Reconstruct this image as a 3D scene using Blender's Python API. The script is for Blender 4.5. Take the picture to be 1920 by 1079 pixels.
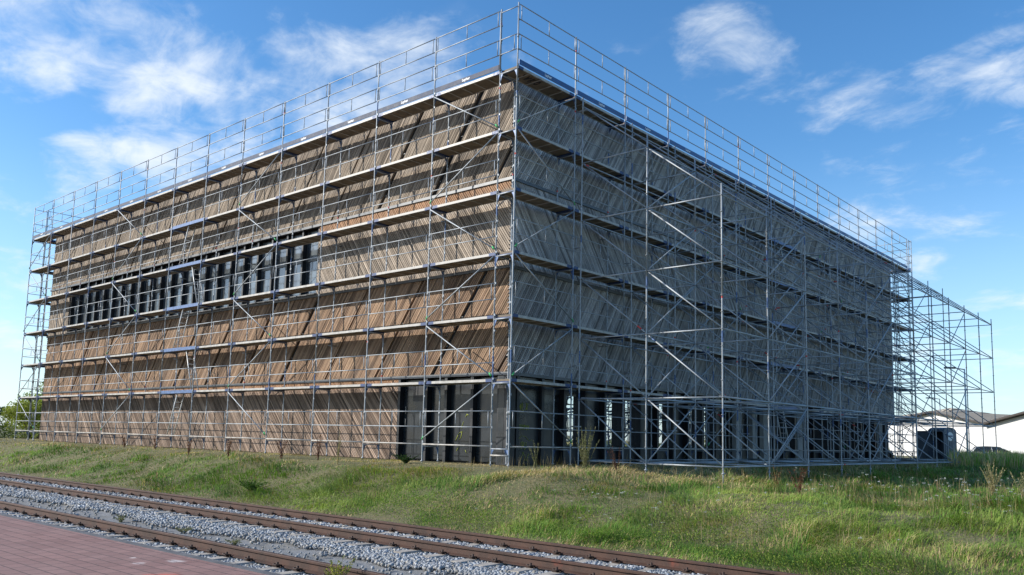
import bpy, math, random
import numpy as np
from mathutils import Vector, Matrix
random.seed(7); rng = np.random.default_rng(11)
R = math.radians
scene = bpy.context.scene
for o in list(bpy.data.objects): bpy.data.objects.remove(o)

# ------------------------------------------------------------------ camera
cam = bpy.data.cameras.new('camera'); camo = bpy.data.objects.new('camera', cam)
scene.collection.objects.link(camo); scene.camera = camo
CP = Vector((16.93471, -19.3407, 0.25034))
yaw, pitch, roll = -0.73035, 0.1157, 0.0242
fw = Vector((math.sin(yaw)*math.cos(pitch), math.cos(yaw)*math.cos(pitch), math.sin(pitch)))
rt = Vector((math.cos(yaw), -math.sin(yaw), 0)); upv = rt.cross(fw)
r2 = rt*math.cos(roll)+upv*math.sin(roll); u2 = upv*math.cos(roll)-rt*math.sin(roll)
m = Matrix((r2, u2, -fw)).transposed().to_4x4(); m.translation = CP
camo.matrix_world = m
cam.sensor_width = 36; cam.lens = 1586.926/1920*36
cam.shift_x = 19.03/1920; cam.shift_y = 96.58/1920
cam.clip_start = 0.05; cam.clip_end = 6000
scene.render.resolution_x = 1024; scene.render.resolution_y = 575

# ------------------------------------------------------------------ sun, sky, exposure
SUN = Vector((-1.1, -1.0, 0.78)).normalized()      # towards the sun
sl = bpy.data.lights.new('sun', 'SUN'); so = bpy.data.objects.new('sun', sl)
scene.collection.objects.link(so); sl.energy = 3.8; sl.angle = R(0.5); sl.color = (1, 0.94, 0.85)
so.rotation_euler = (-SUN).to_track_quat('-Z', 'Y').to_euler()
scene.view_settings.view_transform = 'Standard'; scene.view_settings.look = 'None'
scene.view_settings.gamma = 1; scene.view_settings.use_curve_mapping = False
scene.view_settings.exposure = 0.68
SKY_STRENGTH = 0.15

class NT:
    """tiny node-tree helper"""
    def __init__(s, tree): s.t = tree; s.n = tree.nodes; s.l = tree.links
    def new(s, typ, **kw):
        nd = s.n.new(typ)
        ins = kw.pop('ins', {})
        for k, v in kw.items(): setattr(nd, k, v)
        for k, v in ins.items(): s.put(nd.inputs[k], v)
        return nd
    def put(s, sock, v):
        if isinstance(v, bpy.types.NodeSocket): s.l.new(v, sock)
        elif isinstance(v, (tuple, list)) and len(v) == 3 and sock.type == 'RGBA': sock.default_value = (*v, 1)
        else: sock.default_value = v
    def math(s, op, a, b=0.0, c=0.0, clamp=False):
        nd = s.n.new('ShaderNodeMath'); nd.operation = op; nd.use_clamp = clamp
        s.put(nd.inputs[0], a); s.put(nd.inputs[1], b); s.put(nd.inputs[2], c)
        return nd.outputs[0]
    def mix(s, f, a, b, blend='MIX'):
        nd = s.n.new('ShaderNodeMix'); nd.data_type = 'RGBA'; nd.blend_type = blend
        s.put(nd.inputs[0], f); s.put(nd.inputs[6], a); s.put(nd.inputs[7], b)
        return nd.outputs[2]
    def noise(s, vec, scale, detail=4, rough=0.55, dist=0.0):
        nd = s.n.new('ShaderNodeTexNoise')
        if vec is not None: s.put(nd.inputs['Vector'], vec)
        nd.inputs['Scale'].default_value = scale; nd.inputs['Detail'].default_value = detail
        nd.inputs['Roughness'].default_value = rough; nd.inputs['Distortion'].default_value = dist
        return nd.outputs['Fac']
    def ramp(s, f, lo, hi, a=0.0, b=1.0, smooth=True):
        nd = s.n.new('ShaderNodeMapRange'); nd.interpolation_type = 'SMOOTHSTEP' if smooth else 'LINEAR'
        s.put(nd.inputs[0], f); nd.inputs[1].default_value = lo; nd.inputs[2].default_value = hi
        nd.inputs[3].default_value = a; nd.inputs[4].default_value = b
        return nd.outputs[0]

world = bpy.data.worlds.new('World'); scene.world = world; world.use_nodes = True
W = NT(world.node_tree); W.n.clear()
sky = W.new('ShaderNodeTexSky', sky_type='NISHITA', sun_disc=False)
sky.sun_elevation = math.asin(SUN.z); sky.sun_rotation = math.atan2(SUN.x, SUN.y)
sky.altitude = 50; sky.air_density = 1.0; sky.dust_density = 0.5; sky.ozone_density = 3.0
tc = W.new('ShaderNodeTexCoord'); D = tc.outputs['Generated']
sep = W.new('ShaderNodeSeparateXYZ', ins={0: D})
zz = W.math('ADD', W.math('MAXIMUM', sep.outputs[2], 0.0), 0.22)
flat = W.new('ShaderNodeCombineXYZ', ins={0: W.math('DIVIDE', sep.outputs[0], zz), 1: W.math('DIVIDE', sep.outputs[1], zz), 2: 0.0})
mp = W.new('ShaderNodeMapping', ins={0: flat.outputs[0]}); mp.inputs['Rotation'].default_value = (0, 0, R(38)); mp.inputs['Scale'].default_value = (0.95, 1.1, 1.0)
n_big = W.noise(mp.outputs[0], 3.2, 10, 0.56, 0.35)
n_fine = W.noise(mp.outputs[0], 9.0, 9, 0.62, 0.5)
cn = W.math('ADD', W.math('MULTIPLY', n_big, 0.68), W.math('MULTIPLY', n_fine, 0.32))
BLOBS = [  # direction, angular radius in degrees, weight
 ((-.865,.28,.43),5.5,1.05),((-.90,.20,.42),6.5,1.05),((-.85,.34,.425),4,.9),((-.83,.385,.405),3.0,.75),((-.81,.46,.335),4.8,1.45),((-.845,.42,.32),4.4,1.35),
 ((-.775,.51,.31),4.4,1.3),((-.755,.51,.415),2.6,.85),((-.705,.60,.385),4.5,1.05),((-.73,.55,.40),3.2,.85),((-.90,.34,.265),2.3,1.2),
 ((-.405,.81,.415),3.4,.78),((-.37,.83,.40),2.6,.55),((-.14,.92,.355),3.4,.85),((-.20,.93,.30),5,.55),((-.22,.95,.23),8,.62),((-.12,.97,.20),8,.75),
 ((-.17,.98,.11),8,.62),((-.97,.26,.10),9,.55),((-.95,.30,.17),6,.35),((-.30,.93,.25),3.5,.45),((.4,.8,.4),16,.8),((.6,-.5,.6),25,.6),((-.5,-.6,.6),18,.5),((.3,-.9,.3),16,.7),((0,.2,.95),20,.5)]
acc = None
for d, rad, wt in BLOBS:
    v = Vector(d).normalized()
    dot = W.new('ShaderNodeVectorMath', operation='DOT_PRODUCT'); W.l.new(D, dot.inputs[0]); dot.inputs[1].default_value = v
    f = W.ramp(dot.outputs['Value'], math.cos(R(rad*1.5)), math.cos(R(rad*0.1)), 0, wt)
    acc = f if acc is None else W.math('MAXIMUM', acc, f)
mask = W.ramp(W.math('MULTIPLY_ADD', W.math('SUBTRACT', cn, 0.5), 4.2, W.math('MULTIPLY', acc, 0.62)), 0.28, 1.35)
mask = W.math('MULTIPLY', mask, 0.90)
wisp = W.math('MULTIPLY', W.ramp(n_big, 0.55, 0.8), 0.10)
mask = W.math('MAXIMUM', mask, wisp)
# pale layer of air close to the horizon
hor = W.ramp(sep.outputs[2], 0.0, 0.34, 0.50, 0.0)
hsv = W.new('ShaderNodeHueSaturation', ins={'Color': sky.outputs[0], 'Saturation': 1.24, 'Value': 0.86, 'Hue': 0.5})
skyc = W.mix(hor, hsv.outputs[0], (2.7, 3.9, 5.1))
cloud = W.mix(mask, skyc, (4.0, 4.3, 4.6))
bg = W.new('ShaderNodeBackground', ins={'Color': cloud, 'Strength': SKY_STRENGTH})
W.new('ShaderNodeOutputWorld', ins={'Surface': bg.outputs[0]})

# ------------------------------------------------------------------ materials
def mat(name):
    mt = bpy.data.materials.new(name); mt.use_nodes = True
    nt = NT(mt.node_tree); b = nt.n['Principled BSDF']
    return mt, nt, b
def simple(name, col, rough=0.6, metal=0.0, var=0.25, scale=6.0, bump=0.0):
    mt, nt, b = mat(name)
    tcn = nt.new('ShaderNodeNewGeometry').outputs['Position']
    n = nt.noise(tcn, scale, 5, 0.6)
    f = nt.ramp(n, 0.25, 0.75, 1-var, 1+var)
    c = nt.new('ShaderNodeVectorMath', operation='SCALE'); c.inputs[0].default_value = col; nt.put(c.inputs['Scale'], f)
    nt.put(b.inputs['Base Color'], c.outputs[0]); b.inputs['Roughness'].default_value = rough; b.inputs['Metallic'].default_value = metal
    nt.put(b.inputs['Roughness'], nt.ramp(n, 0.2, 0.8, max(0.05, rough-0.12), min(1, rough+0.12)))
    if bump:
        bp = nt.new('ShaderNodeBump', ins={'Height': nt.noise(tcn, scale*6, 4), 'Strength': bump, 'Distance': 0.02})
        nt.put(b.inputs['Normal'], bp.outputs[0])
    return mt
M = {}
M['galv'] = simple('galvanised_steel', (0.31, 0.335, 0.355), 0.52, 0.3, 0.22, 3.0)
M['galv_dull'] = simple('dull_galvanised_steel', (0.27, 0.29, 0.31), 0.5, 0.4, 0.30, 3.0)
M['alu'] = simple('aluminium_edge', (0.37, 0.355, 0.325), 0.55, 0.1, 0.3, 4.0)
M['blue'] = simple('blue_paint', (0.018, 0.045, 0.13), 0.5, 0.1, 0.4, 8)
M['blue_worn'] = simple('worn_blue_paint', (0.075, 0.13, 0.26), 0.5, 0.2, 0.35, 7)
M['toe_blue'] = simple('toe_board_blue', (0.015, 0.075, 0.22), 0.45, 0.0, 0.3, 3)
M['toe_grey'] = simple('toe_board_grey', (0.07, 0.085, 0.125), 0.75, 0.0, 0.3, 3)
M['red'] = simple('red_tape', (0.55, 0.04, 0.03), 0.5, 0, 0.3, 20)
M['green'] = simple('green_clamp', (0.05, 0.42, 0.12), 0.5, 0, 0.2, 20)
M['bright'] = simple('bright_ladder_aluminium', (0.66, 0.66, 0.64), 0.45, 0.1, 0.1, 4.0)
M['white'] = simple('white_paint', (0.78, 0.79, 0.78), 0.5, 0, 0.06, 3)
M['ply'] = simple('deck_plywood', (0.16, 0.125, 0.085), 0.75, 0, 0.4, 3, 0.2)
M['black'] = simple('black_backing', (0.02, 0.02, 0.02), 0.8, 0, 0.3, 2)
M['anth'] = simple('anthracite_metal', (0.010, 0.012, 0.016), 0.45, 0.0, 0.25, 1.5)
M['panel'] = simple('dark_grey_door_panel', (0.013, 0.018, 0.023), 0.3, 0.0, 0.25, 0.9)
M['flash'] = simple('zinc_flashing', (0.10, 0.105, 0.11), 0.45, 0.5, 0.3, 2)
M['conc'] = simple('pale_concrete', (0.34, 0.33, 0.31), 0.85, 0, 0.15, 2, 0.2)
M['roof'] = simple('roof_membrane', (0.12, 0.12, 0.12), 0.85, 0, 0.2, 1)
M['yellowpaint'] = simple('yellow_graffiti', (0.30, 0.34, 0.03), 0.6, 0, 0.2, 9)
M['markpaint'] = simple('black_marker', (0.01, 0.01, 0.012), 0.6, 0, 0.2, 9)
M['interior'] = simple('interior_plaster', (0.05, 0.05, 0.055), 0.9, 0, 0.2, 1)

def glass_mat(name, tint, dark=0.35):
    mt, nt, b = mat(name); nt.n.remove(b)
    tr = nt.new('ShaderNodeBsdfTransparent', ins={'Color': tint})
    gl = nt.new('ShaderNodeBsdfGlossy', ins={'Color': (0.9, 0.95, 1.0), 'Roughness': 0.02})
    g = nt.new('ShaderNodeNewGeometry').outputs['Position']
    bp = nt.new('ShaderNodeBump', ins={'Height': nt.noise(g, 1.3, 2), 'Strength': 0.12, 'Distance': 0.05})
    nt.l.new(bp.outputs[0], gl.inputs['Normal'])
    fr = nt.new('ShaderNodeFresnel', ins={'IOR': 1.5})
    f = nt.math('MULTIPLY_ADD', fr.outputs[0], 1.6, 0.55, clamp=True)
    mx = nt.new('ShaderNodeMixShader', ins={0: f, 1: tr.outputs[0], 2: gl.outputs[0]})
    nt.l.new(mx.outputs[0], nt.n['Material Output'].inputs[0])
    return mt
M['glass'] = glass_mat('tinted_glass', (0.62, 0.70, 0.70))
M['glassdark'] = None
def dark_glass():
    mt, nt, b = mat('reflective_window_glass')
    g = nt.new('ShaderNodeNewGeometry').outputs['Position']
    mp = nt.new('ShaderNodeMapping', ins={0: g}); mp.inputs['Scale'].default_value = (2.2, 2.2, 0.5)
    nt.put(b.inputs['Base Color'], nt.mix(nt.ramp(nt.noise(mp.outputs[0], 1.0, 3), 0.40, 0.60), (0.035, 0.045, 0.055), (0.13, 0.16, 0.18))); b.inputs['Roughness'].default_value = 0.3
    gl = nt.new('ShaderNodeBsdfGlossy', ins={'Color': (0.28, 0.31, 0.34), 'Roughness': 0.10})
    bp = nt.new('ShaderNodeBump', ins={'Height': nt.noise(g, 0.9, 2), 'Strength': 0.25, 'Distance': 0.08}); nt.l.new(bp.outputs[0], gl.inputs['Normal'])
    fr = nt.new('ShaderNodeFresnel', ins={'IOR': 1.5})
    f = nt.math('MULTIPLY_ADD', fr.outputs[0], 1.4, 0.22, clamp=True)
    mx = nt.new('ShaderNodeMixShader', ins={0: f, 1: b.outputs[0], 2: gl.outputs[0]}); nt.l.new(mx.outputs[0], nt.n['Material Output'].inputs[0])
    return mt
M['glassdark'] = dark_glass()

def wood(name, strips=None, strip_col=(0.38, 0.20, 0.10)):
    """weathered larch boards: board colour from the 'Col' attribute, streaks, fresh-coloured strip under the flashing"""
    mt, nt, b = mat(name)
    at = nt.new('ShaderNodeAttribute', attribute_name='Col').outputs['Color']
    g = nt.new('ShaderNodeNewGeometry').outputs['Position']
    big = nt.noise(g, 0.55, 4, 0.6); mid = nt.noise(g, 2.7, 5, 0.65); fine = nt.noise(g, 34, 3, 0.6)
    f = nt.math('MULTIPLY', nt.ramp(big, 0.3, 0.7, 0.88, 1.12), nt.ramp(mid, 0.3, 0.75, 0.85, 1.14))
    f = nt.math('MULTIPLY', f, nt.ramp(fine, 0.2, 0.8, 0.84, 1.16))
    sc = nt.new('ShaderNodeVectorMath', operation='SCALE'); nt.put(sc.inputs[0], at); nt.put(sc.inputs['Scale'], f)
    col = sc.outputs[0]
    grey = nt.ramp(nt.noise(g, 1.6, 4, 0.6, 0.4), 0.50, 0.72, 0, 0.45)
    col = nt.mix(grey, col, nt.mix(0.5, col, (0.16, 0.15, 0.14)))
    if strips is not None:
        z = nt.new('ShaderNodeSeparateXYZ', ins={0: g}).outputs[2]
        zn = nt.math('ADD', z, nt.math('MULTIPLY', nt.math('SUBTRACT', mid, 0.5), 0.25))
        s = nt.ramp(zn, strips-0.12, strips+0.12, 0, 0.75)
        o = nt.new('ShaderNodeVectorMath', operation='SCALE'); o.inputs[0].default_value = strip_col; nt.put(o.inputs['Scale'], f)
        col = nt.mix(s, col, o.outputs[0])
    nt.put(b.inputs['Base Color'], col); b.inputs['Roughness'].default_value = 0.8
    b.inputs['Specular IOR Level'].default_value = 0.25
    bp = nt.new('ShaderNodeBump', ins={'Height': fine, 'Strength': 0.4, 'Distance': 0.01}); nt.put(b.inputs['Normal'], bp.outputs[0])
    return mt

# ------------------------------------------------------------------ mesh helpers
class MB:
    def __init__(s): s.v = []; s.f = []; s.m = []; s.s = []; s.c = []
    def poly(s, pts, faces, mi=0, smooth=False, col=None):
        b = len(s.v); s.v += [tuple(p) for p in pts]
        for f in faces: s.f.append([b+i for i in f]); s.m.append(mi); s.s.append(smooth)
        if col is not None: s.c += [col]*len(pts)
    def box(s, a, b, mi=0, col=None):
        x0, y0, z0 = a; x1, y1, z1 = b
        s.poly([(x0,y0,z0),(x1,y0,z0),(x1,y1,z0),(x0,y1,z0),(x0,y0,z1),(x1,y0,z1),(x1,y1,z1),(x0,y1,z1)],
               [(0,3,2,1),(4,5,6,7),(0,1,5,4),(1,2,6,5),(2,3,7,6),(3,0,4,7)], mi, False, col)
    def tube(s, p, q, r=0.024, n=7, mi=0, caps=True, r2=None):
        p = Vector(p); q = Vector(q); d = (q-p).normalized()
        a = d.orthogonal().normalized(); b = d.cross(a)
        pts = []; rr2 = r if r2 is None else r2
        for c, rr in ((p, r), (q, rr2)):
            for i in range(n):
                t = 2*math.pi*i/n; pts.append(c+(a*math.cos(t)+b*math.sin(t))*rr)
        s.poly(pts, [(i, (i+1) % n, n+(i+1) % n, n+i) for i in range(n)], mi, True)
        if caps:
            base = len(s.v)-2*n
            s.f.append([base+i for i in range(n)][::-1]); s.m.append(mi); s.s.append(False)
            s.f.append([base+n+i for i in range(n)]); s.m.append(mi); s.s.append(False)
    def path(s, pts, r=0.02, n=6, mi=0):
        for a, b in zip(pts[:-1], pts[1:]): s.tube(a, b, r, n, mi)
    def mesh(s, name, mats):
        me = bpy.data.meshes.new(name); me.from_pydata(s.v, [], s.f)
        for mm in mats: me.materials.append(mm)
        me.polygons.foreach_set('material_index', s.m); me.polygons.foreach_set('use_smooth', s.s)
        if s.c:
            ca = me.color_attributes.new('Col', 'FLOAT_COLOR', 'POINT')
            ca.data.foreach_set('color', [x for c in s.c for x in (*c, 1.0)])
        me.update(); return me
    def build(s, name, mats, parent=None, loc=(0,0,0)):
        return link(name, s.mesh(name, mats if isinstance(mats, (list, tuple)) else [mats]), parent, loc)
def link(name, me, parent=None, loc=(0,0,0), rotz=0.0):
    o = bpy.data.objects.new(name, me); scene.collection.objects.link(o)
    o.parent = parent; o.location = loc; o.rotation_euler = (0, 0, rotz)
    return o
def tag(o, label=None, cat=None, group=None, kind=None):
    for k, v in (('label', label), ('category', cat), ('group', group), ('kind', kind)):
        if v: o[k] = v
    return o
def thing(name, loc, label, cat, group=None, rotz=0.0):
    o = bpy.data.objects.new(name, None); scene.collection.objects.link(o); o.empty_display_size = 0.2
    o.location = loc; o.rotation_euler = (0, 0, rotz)
    return tag(o, label, cat, group)
def struct(o): o['kind'] = 'structure'; return o
def mesh_np(name, verts, faces, mats, cols=None, smooth=False):
    """verts (N,3), faces (M,k) arrays"""
    me = bpy.data.meshes.new(name); n, k = faces.shape
    me.vertices.add(len(verts)); me.vertices.foreach_set('co', verts.astype(np.float32).ravel())
    me.loops.add(n*k); me.loops.foreach_set('vertex_index', faces.astype(np.int32).ravel())
    me.polygons.add(n); me.polygons.foreach_set('loop_start', np.arange(0, n*k, k, dtype=np.int32))
    me.polygons.foreach_set('loop_total', np.full(n, k, dtype=np.int32))
    if smooth: me.polygons.foreach_set('use_smooth', np.ones(n, dtype=bool))
    for mm in mats: me.materials.append(mm)
    if cols is not None:
        ca = me.color_attributes.new('Col', 'FLOAT_COLOR', 'POINT')
        ca.data.foreach_set('color', np.hstack([cols, np.ones((len(cols), 1))]).astype(np.float32).ravel())
    me.update(calc_edges=True); me.validate(); return me

# value noise on numpy arrays, for terrain, grass and soil
_tab = rng.random((256, 256))
def vnoise(x, y, sc, off=0):
    x = np.asarray(x)*sc+off*17.3+1000; y = np.asarray(y)*sc+off*7.1+1000
    xi = np.floor(x).astype(int); yi = np.floor(y).astype(int); fx = x-xi; fy = y-yi
    fx = fx*fx*(3-2*fx); fy = fy*fy*(3-2*fy)
    g = lambda a, b: _tab[a % 256, b % 256]
    return (g(xi, yi)*(1-fx)+g(xi+1, yi)*fx)*(1-fy)+(g(xi, yi+1)*(1-fx)+g(xi+1, yi+1)*fx)*fy
def sstep(a, b, x):
    t = np.clip((np.asarray(x)-a)/(b-a), 0, 1); return t*t*(3-2*t)

# ------------------------------------------------------------------ ground
def gz(x, y):
    x = np.asarray(x, float); y = np.asarray(y, float)
    dip = 0.36*sstep(1.0, 7.0, x)*(1-sstep(10, 34, y))
    top = -0.64-dip+0.02*(vnoise(x, y, 0.6)-0.5)
    crest = -1.6+0.7*sstep(2, 9, x)
    t = sstep(-6.75, 0, y-crest*0.0)
    k = sstep(0, 1, (y+6.7)/(crest+6.7))
    low = -1.72
    z = low+(top-low)*k
    bumps = (0.16*(vnoise(x, y, 0.45, 1)-0.5)+0.10*(vnoise(x, y, 1.3, 2)-0.5))*sstep(-6.6, -5.4, y)*(1-sstep(-1.4, -0.2, y)*(1-sstep(6.5, 8.5, x)))
    return z+bumps
def axis(dense0, dense1, step, far, grow=1.22):
    a = list(np.arange(dense0, dense1+1e-6, step)); s = step; v = dense1
    while v < far: s *= grow; v += s; a.append(v)
    s = step; v = dense0
    while v > -far: s *= grow; v -= s; a.insert(0, v)
    return np.array(a)
xs = axis(-46, 16, 0.3, 3000); ys = axis(-7.5, 9, 0.2, 3000)
X, Y = np.meshgrid(xs, ys); Z = gz(X, Y)
Z = np.where(Y < -6.8, -1.80, Z)
V = np.stack([X.ravel(), Y.ravel(), Z.ravel()], 1)
nx, ny = len(xs), len(ys)
ii, jj = np.meshgrid(np.arange(nx-1), np.arange(ny-1)); a0 = (jj*nx+ii).ravel()
F = np.stack([a0, a0+1, a0+nx+1, a0+nx], 1)
def soil_mat():
    mt, nt, b = mat('meadow_soil')
    g = nt.new('ShaderNodeNewGeometry').outputs['Position']
    n1 = nt.noise(g, 0.5, 5, 0.6); n2 = nt.noise(g, 4, 6, 0.7); n3 = nt.noise(g, 22, 4, 0.7)
    c = nt.mix(nt.ramp(n1, 0.4, 0.6), (0.07, 0.10, 0.028), (0.17, 0.15, 0.075))
    c = nt.mix(nt.ramp(n2, 0.35, 0.65), c, (0.12, 0.12, 0.045))
    c = nt.mix(nt.ramp(n3, 0.3, 0.7, 0, 0.6), c, (0.26, 0.21, 0.11))
    nt.put(b.inputs['Base Color'], c); b.inputs['Roughness'].default_value = 0.95
    bp = nt.new('ShaderNodeBump', ins={'Height': n3, 'Strength': 0.8, 'Distance': 0.06}); nt.put(b.inputs['Normal'], bp.outputs[0])
    return mt
struct(link('ground', mesh_np('ground', V, F, [soil_mat()], smooth=True)))

# ballast bed sheet with grit
def bed_mat():
    mt, nt, b = mat('ballast_grit')
    g = nt.new('ShaderNodeNewGeometry').outputs['Position']
    y = nt.new('ShaderNodeSeparateXYZ', ins={0: g}).outputs[1]
    n1 = nt.noise(g, 1.2, 5, 0.6); n2 = nt.noise(g, 60, 3, 0.6); n3 = nt.noise(g, 9, 5, 0.7)
    c = nt.mix(nt.ramp(n2, 0.3, 0.7), (0.13, 0.13, 0.125), (0.30, 0.31, 0.32))
    c = nt.mix(nt.ramp(n1, 0.42, 0.68, 0, 0.55), c, (0.17, 0.155, 0.12))
    c = nt.mix(nt.ramp(n3, 0.55, 0.7, 0, 0.4), c, (0.09, 0.10, 0.05))
    nt.put(b.inputs['Base Color'], c); b.inputs['Roughness'].default_value = 0.95
    bp = nt.new('ShaderNodeBump', ins={'Height': n2, 'Strength': 0.7, 'Distance': 0.02}); nt.put(b.inputs['Normal'], bp.outputs[0])
    return mt
bx = np.concatenate([np.arange(-140, -40, 2.0), np.arange(-40, 30.1, 0.25)]); by = np.arange(-13.4, -6.59, 0.15)
def bedz(x, y):
    mid = sstep(-11.6, -11.1, y)*(1-sstep(-10.7, -10.2, y))
    edge = sstep(-6.95, -6.6, y)
    return -1.730-0.035*mid-0.05*edge+0.02*(vnoise(x, y, 2.5, 5)-0.5)
X, Y = np.meshgrid(bx, by); V = np.stack([X.ravel(), Y.ravel(), bedz(X, Y).ravel()], 1)
nx, ny = len(bx), len(by); ii, jj = np.meshgrid(np.arange(nx-1), np.arange(ny-1)); a0 = (jj*nx+ii).ravel()
F = np.stack([a0, a0+1, a0+nx+1, a0+nx], 1)
struct(link('ballast_bed', mesh_np('ballast_bed', V, F, [bed_mat()], smooth=True)))

# platform paving
def paver_mat():
    mt, nt, b = mat('red_concrete_pavers')
    g = nt.new('ShaderNodeNewGeometry').outputs['Position']
    br = nt.new('ShaderNodeTexBrick', offset=0.5, squash=1.0)
    nt.put(br.inputs['Vector'], g); br.inputs['Scale'].default_value = 1.0
    br.inputs['Color1'].default_value = (0.0, 0, 0, 1); br.inputs['Color2'].default_value = (1, 1, 1, 1); br.inputs['Mortar'].default_value = (0.5, 0.5, 0.5, 1)
    br.inputs['Mortar Size'].default_value = 0.007; br.inputs['Mortar Smooth'].default_value = 0.1
    br.inputs['Brick Width'].default_value = 0.31; br.inputs['Row Height'].default_value = 0.22
    n1 = nt.noise(g, 0.9, 4); n2 = nt.noise(g, 45, 4, 0.7)
    c = nt.mix(br.outputs['Color'], (0.215, 0.112, 0.096), (0.290, 0.160, 0.138))
    c = nt.mix(nt.ramp(n1, 0.3, 0.7, 0, 0.45), c, (0.27, 0.17, 0.15))
    c = nt.mix(nt.ramp(n2, 0.35, 0.7, 0, 0.35), c, (0.15, 0.08, 0.075))
    # chalk-white scuffs and orange marking paint, of a fixed shape
    for (px, py, rad, colr, st) in ((6.1, -13.62, 0.16, (0.62, 0.56, 0.53), 0.7), (6.0, -14.05, 0.12, (0.6, 0.5, 0.47), 0.55), (5.5, -13.9, 0.06, (0.7, 0.6, 0.55), 0.7), (7.1, -14.3, 0.30, (0.62, 0.12, 0.06), 0.6), (7.4, -14.7, 0.2, (0.6, 0.13, 0.07), 0.45)):
        dd = nt.new('ShaderNodeVectorMath', operation='DISTANCE'); nt.put(dd.inputs[0], g); dd.inputs[1].default_value = (px, py, -1.48)
        e = nt.math('ADD', dd.outputs['Value'], nt.math('MULTIPLY', nt.math('SUBTRACT', nt.noise(g, 9, 4), 0.5), rad*1.6))
        c = nt.mix(nt.ramp(e, rad*0.35, rad, st, 0), c, colr)
    c = nt.mix(br.outputs['Fac'], c, (0.055, 0.036, 0.034))
    nt.put(b.inputs['Base Color'], c); b.inputs['Roughness'].default_value = 0.85
    h = nt.math('SUBTRACT', nt.math('MULTIPLY', n2, 0.15), br.outputs['Fac'])
    bp = nt.new('ShaderNodeBump', ins={'Height': h, 'Strength': 0.6, 'Distance': 0.006}); nt.put(b.inputs['Normal'], bp.outputs[0])
    return mt
mb = MB(); mb.box((-140, -60, -1.75), (40, -13.32, -1.48)); struct(mb.build('platform_paving', [paver_mat()]))
mb = MB()
for k in range(-140, 40): mb.box((k+0.004, -13.32+0.002, -1.75), (k+0.996, -13.18, -1.476))
tag(mb.build('platform_kerb', [simple('kerb_concrete', (0.10, 0.10, 0.105), 0.85, 0, 0.3, 5, 0.3)]), kind='structure')

# ------------------------------------------------------------------ railway tracks
def rust_mat():
    mt, nt, b = mat('rusty_rail_steel')
    g = nt.new('ShaderNodeNewGeometry').outputs['Position']
    n1 = nt.noise(g, 3, 6, 0.7); n2 = nt.noise(g, 40, 4, 0.7)
    c = nt.mix(nt.ramp(n1, 0.3, 0.7), (0.034, 0.018, 0.013), (0.078, 0.036, 0.023))
    c = nt.mix(nt.ramp(n2, 0.4, 0.8, 0, 0.5), c, (0.105, 0.056, 0.036))
    for px, py in ((9.18, -9.33), (10.2, -7.83)):
        dd = nt.new('ShaderNodeVectorMath', operation='DISTANCE'); nt.put(dd.inputs[0], g); dd.inputs[1].default_value = (px, py, -1.55)
        e = nt.math('ADD', dd.outputs['Value'], nt.math('MULTIPLY', nt.math('SUBTRACT', nt.noise(g, 14, 4), 0.5), 0.22))
        c = nt.mix(nt.ramp(e, -0.03, 0.11, 0.5, 0), c, (0.30, 0.06, 0.03))
    nt.put(b.inputs['Base Color'], c); b.inputs['Roughness'].default_value = 0.72; b.inputs['Metallic'].default_value = 0.15
    return mt
M['rust'] = rust_mat()
M['clip'] = simple('clip_steel', (0.05, 0.03, 0.022), 0.7, 0.2, 0.3, 20)
M['sleeper'] = simple('sleeper_concrete', (0.33, 0.30, 0.26), 0.9, 0, 0.25, 5, 0.4)
def rail_mesh(x0, x1):
    prof = [(-.07,0),(.07,0),(.07,.012),(.012,.03),(.009,.11),(.036,.122),(.036,.150),(.028,.159),(-.028,.159),(-.036,.150),(-.036,.122),(-.009,.11),(-.012,.03),(-.07,.012)]
    mb = MB(); n = len(prof); xsr = list(np.linspace(x0, x1, 12)); pts = []
    for x in xsr: pts += [(x, a, b) for a, b in prof]
    fs = [(k*n+i, k*n+(i+1) % n, (k+1)*n+(i+1) % n, (k+1)*n+i) for k in range(len(xsr)-1) for i in range(n)]
    mb.poly(pts, fs); mb.f.append(list(range(n))[::-1]); mb.m.append(0); mb.s.append(False)
    return mb.mesh('rail', [M['rust']])
railm = rail_mesh(-140, 40)
def sleeper_shape(mb, x, y0, y1, zt):
    w = .125; yc = (y0+y1)/2
    segs = [y0, y0+.45, yc-.25, yc+.25, y1-.45, y1] if y1-y0 > 2 else [y0, y0+.3, y1]
    hh = [0, 0, -.03, -.03, 0, 0] if y1-y0 > 2 else [0, 0, 0]
    pts = []
    for yy, h in zip(segs, hh): pts += [(x-w-.02, yy, zt-.18), (x+w+.02, yy, zt-.18), (x+w-.015, yy, zt+h-.02), (x+w-.03, yy, zt+h), (x-w+.03, yy, zt+h), (x-w+.015, yy, zt+h-.02)]
    n = 6; fs = [(k*n+i, (k+1)*n+i, (k+1)*n+(i+1) % n, k*n+(i+1) % n) for k in range(len(segs)-1) for i in range(n)]
    mb.poly(pts, fs+[tuple(range(n)), tuple(range((len(segs)-1)*n, len(segs)*n))[::-1]])
def clip_shape(mb, x, y, zt):
    for s in (-1, 1):
        mb.box((x-.06, y+s*.075-.018, zt), (x+.06, y+s*.075+.018, zt+.022))
        c = (x, y+s*.115)
        pts = [(c[0]-.045, c[1]-s*.05, zt+.03), (c[0]-.05, c[1]+s*.03, zt+.045), (c[0], c[1]+s*.045, zt+.035), (c[0]+.05, c[1]+s*.03, zt+.045), (c[0]+.045, c[1]-s*.05, zt+.03)]
        mb.path(pts, .011, 5)
        mb.tube((x, y+s*.11, zt), (x, y+s*.11, zt+.075), .018, 6)
    mb.box((x-.07, y-.135, zt-.003), (x+.07, y+.135, zt+.007))
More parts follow.
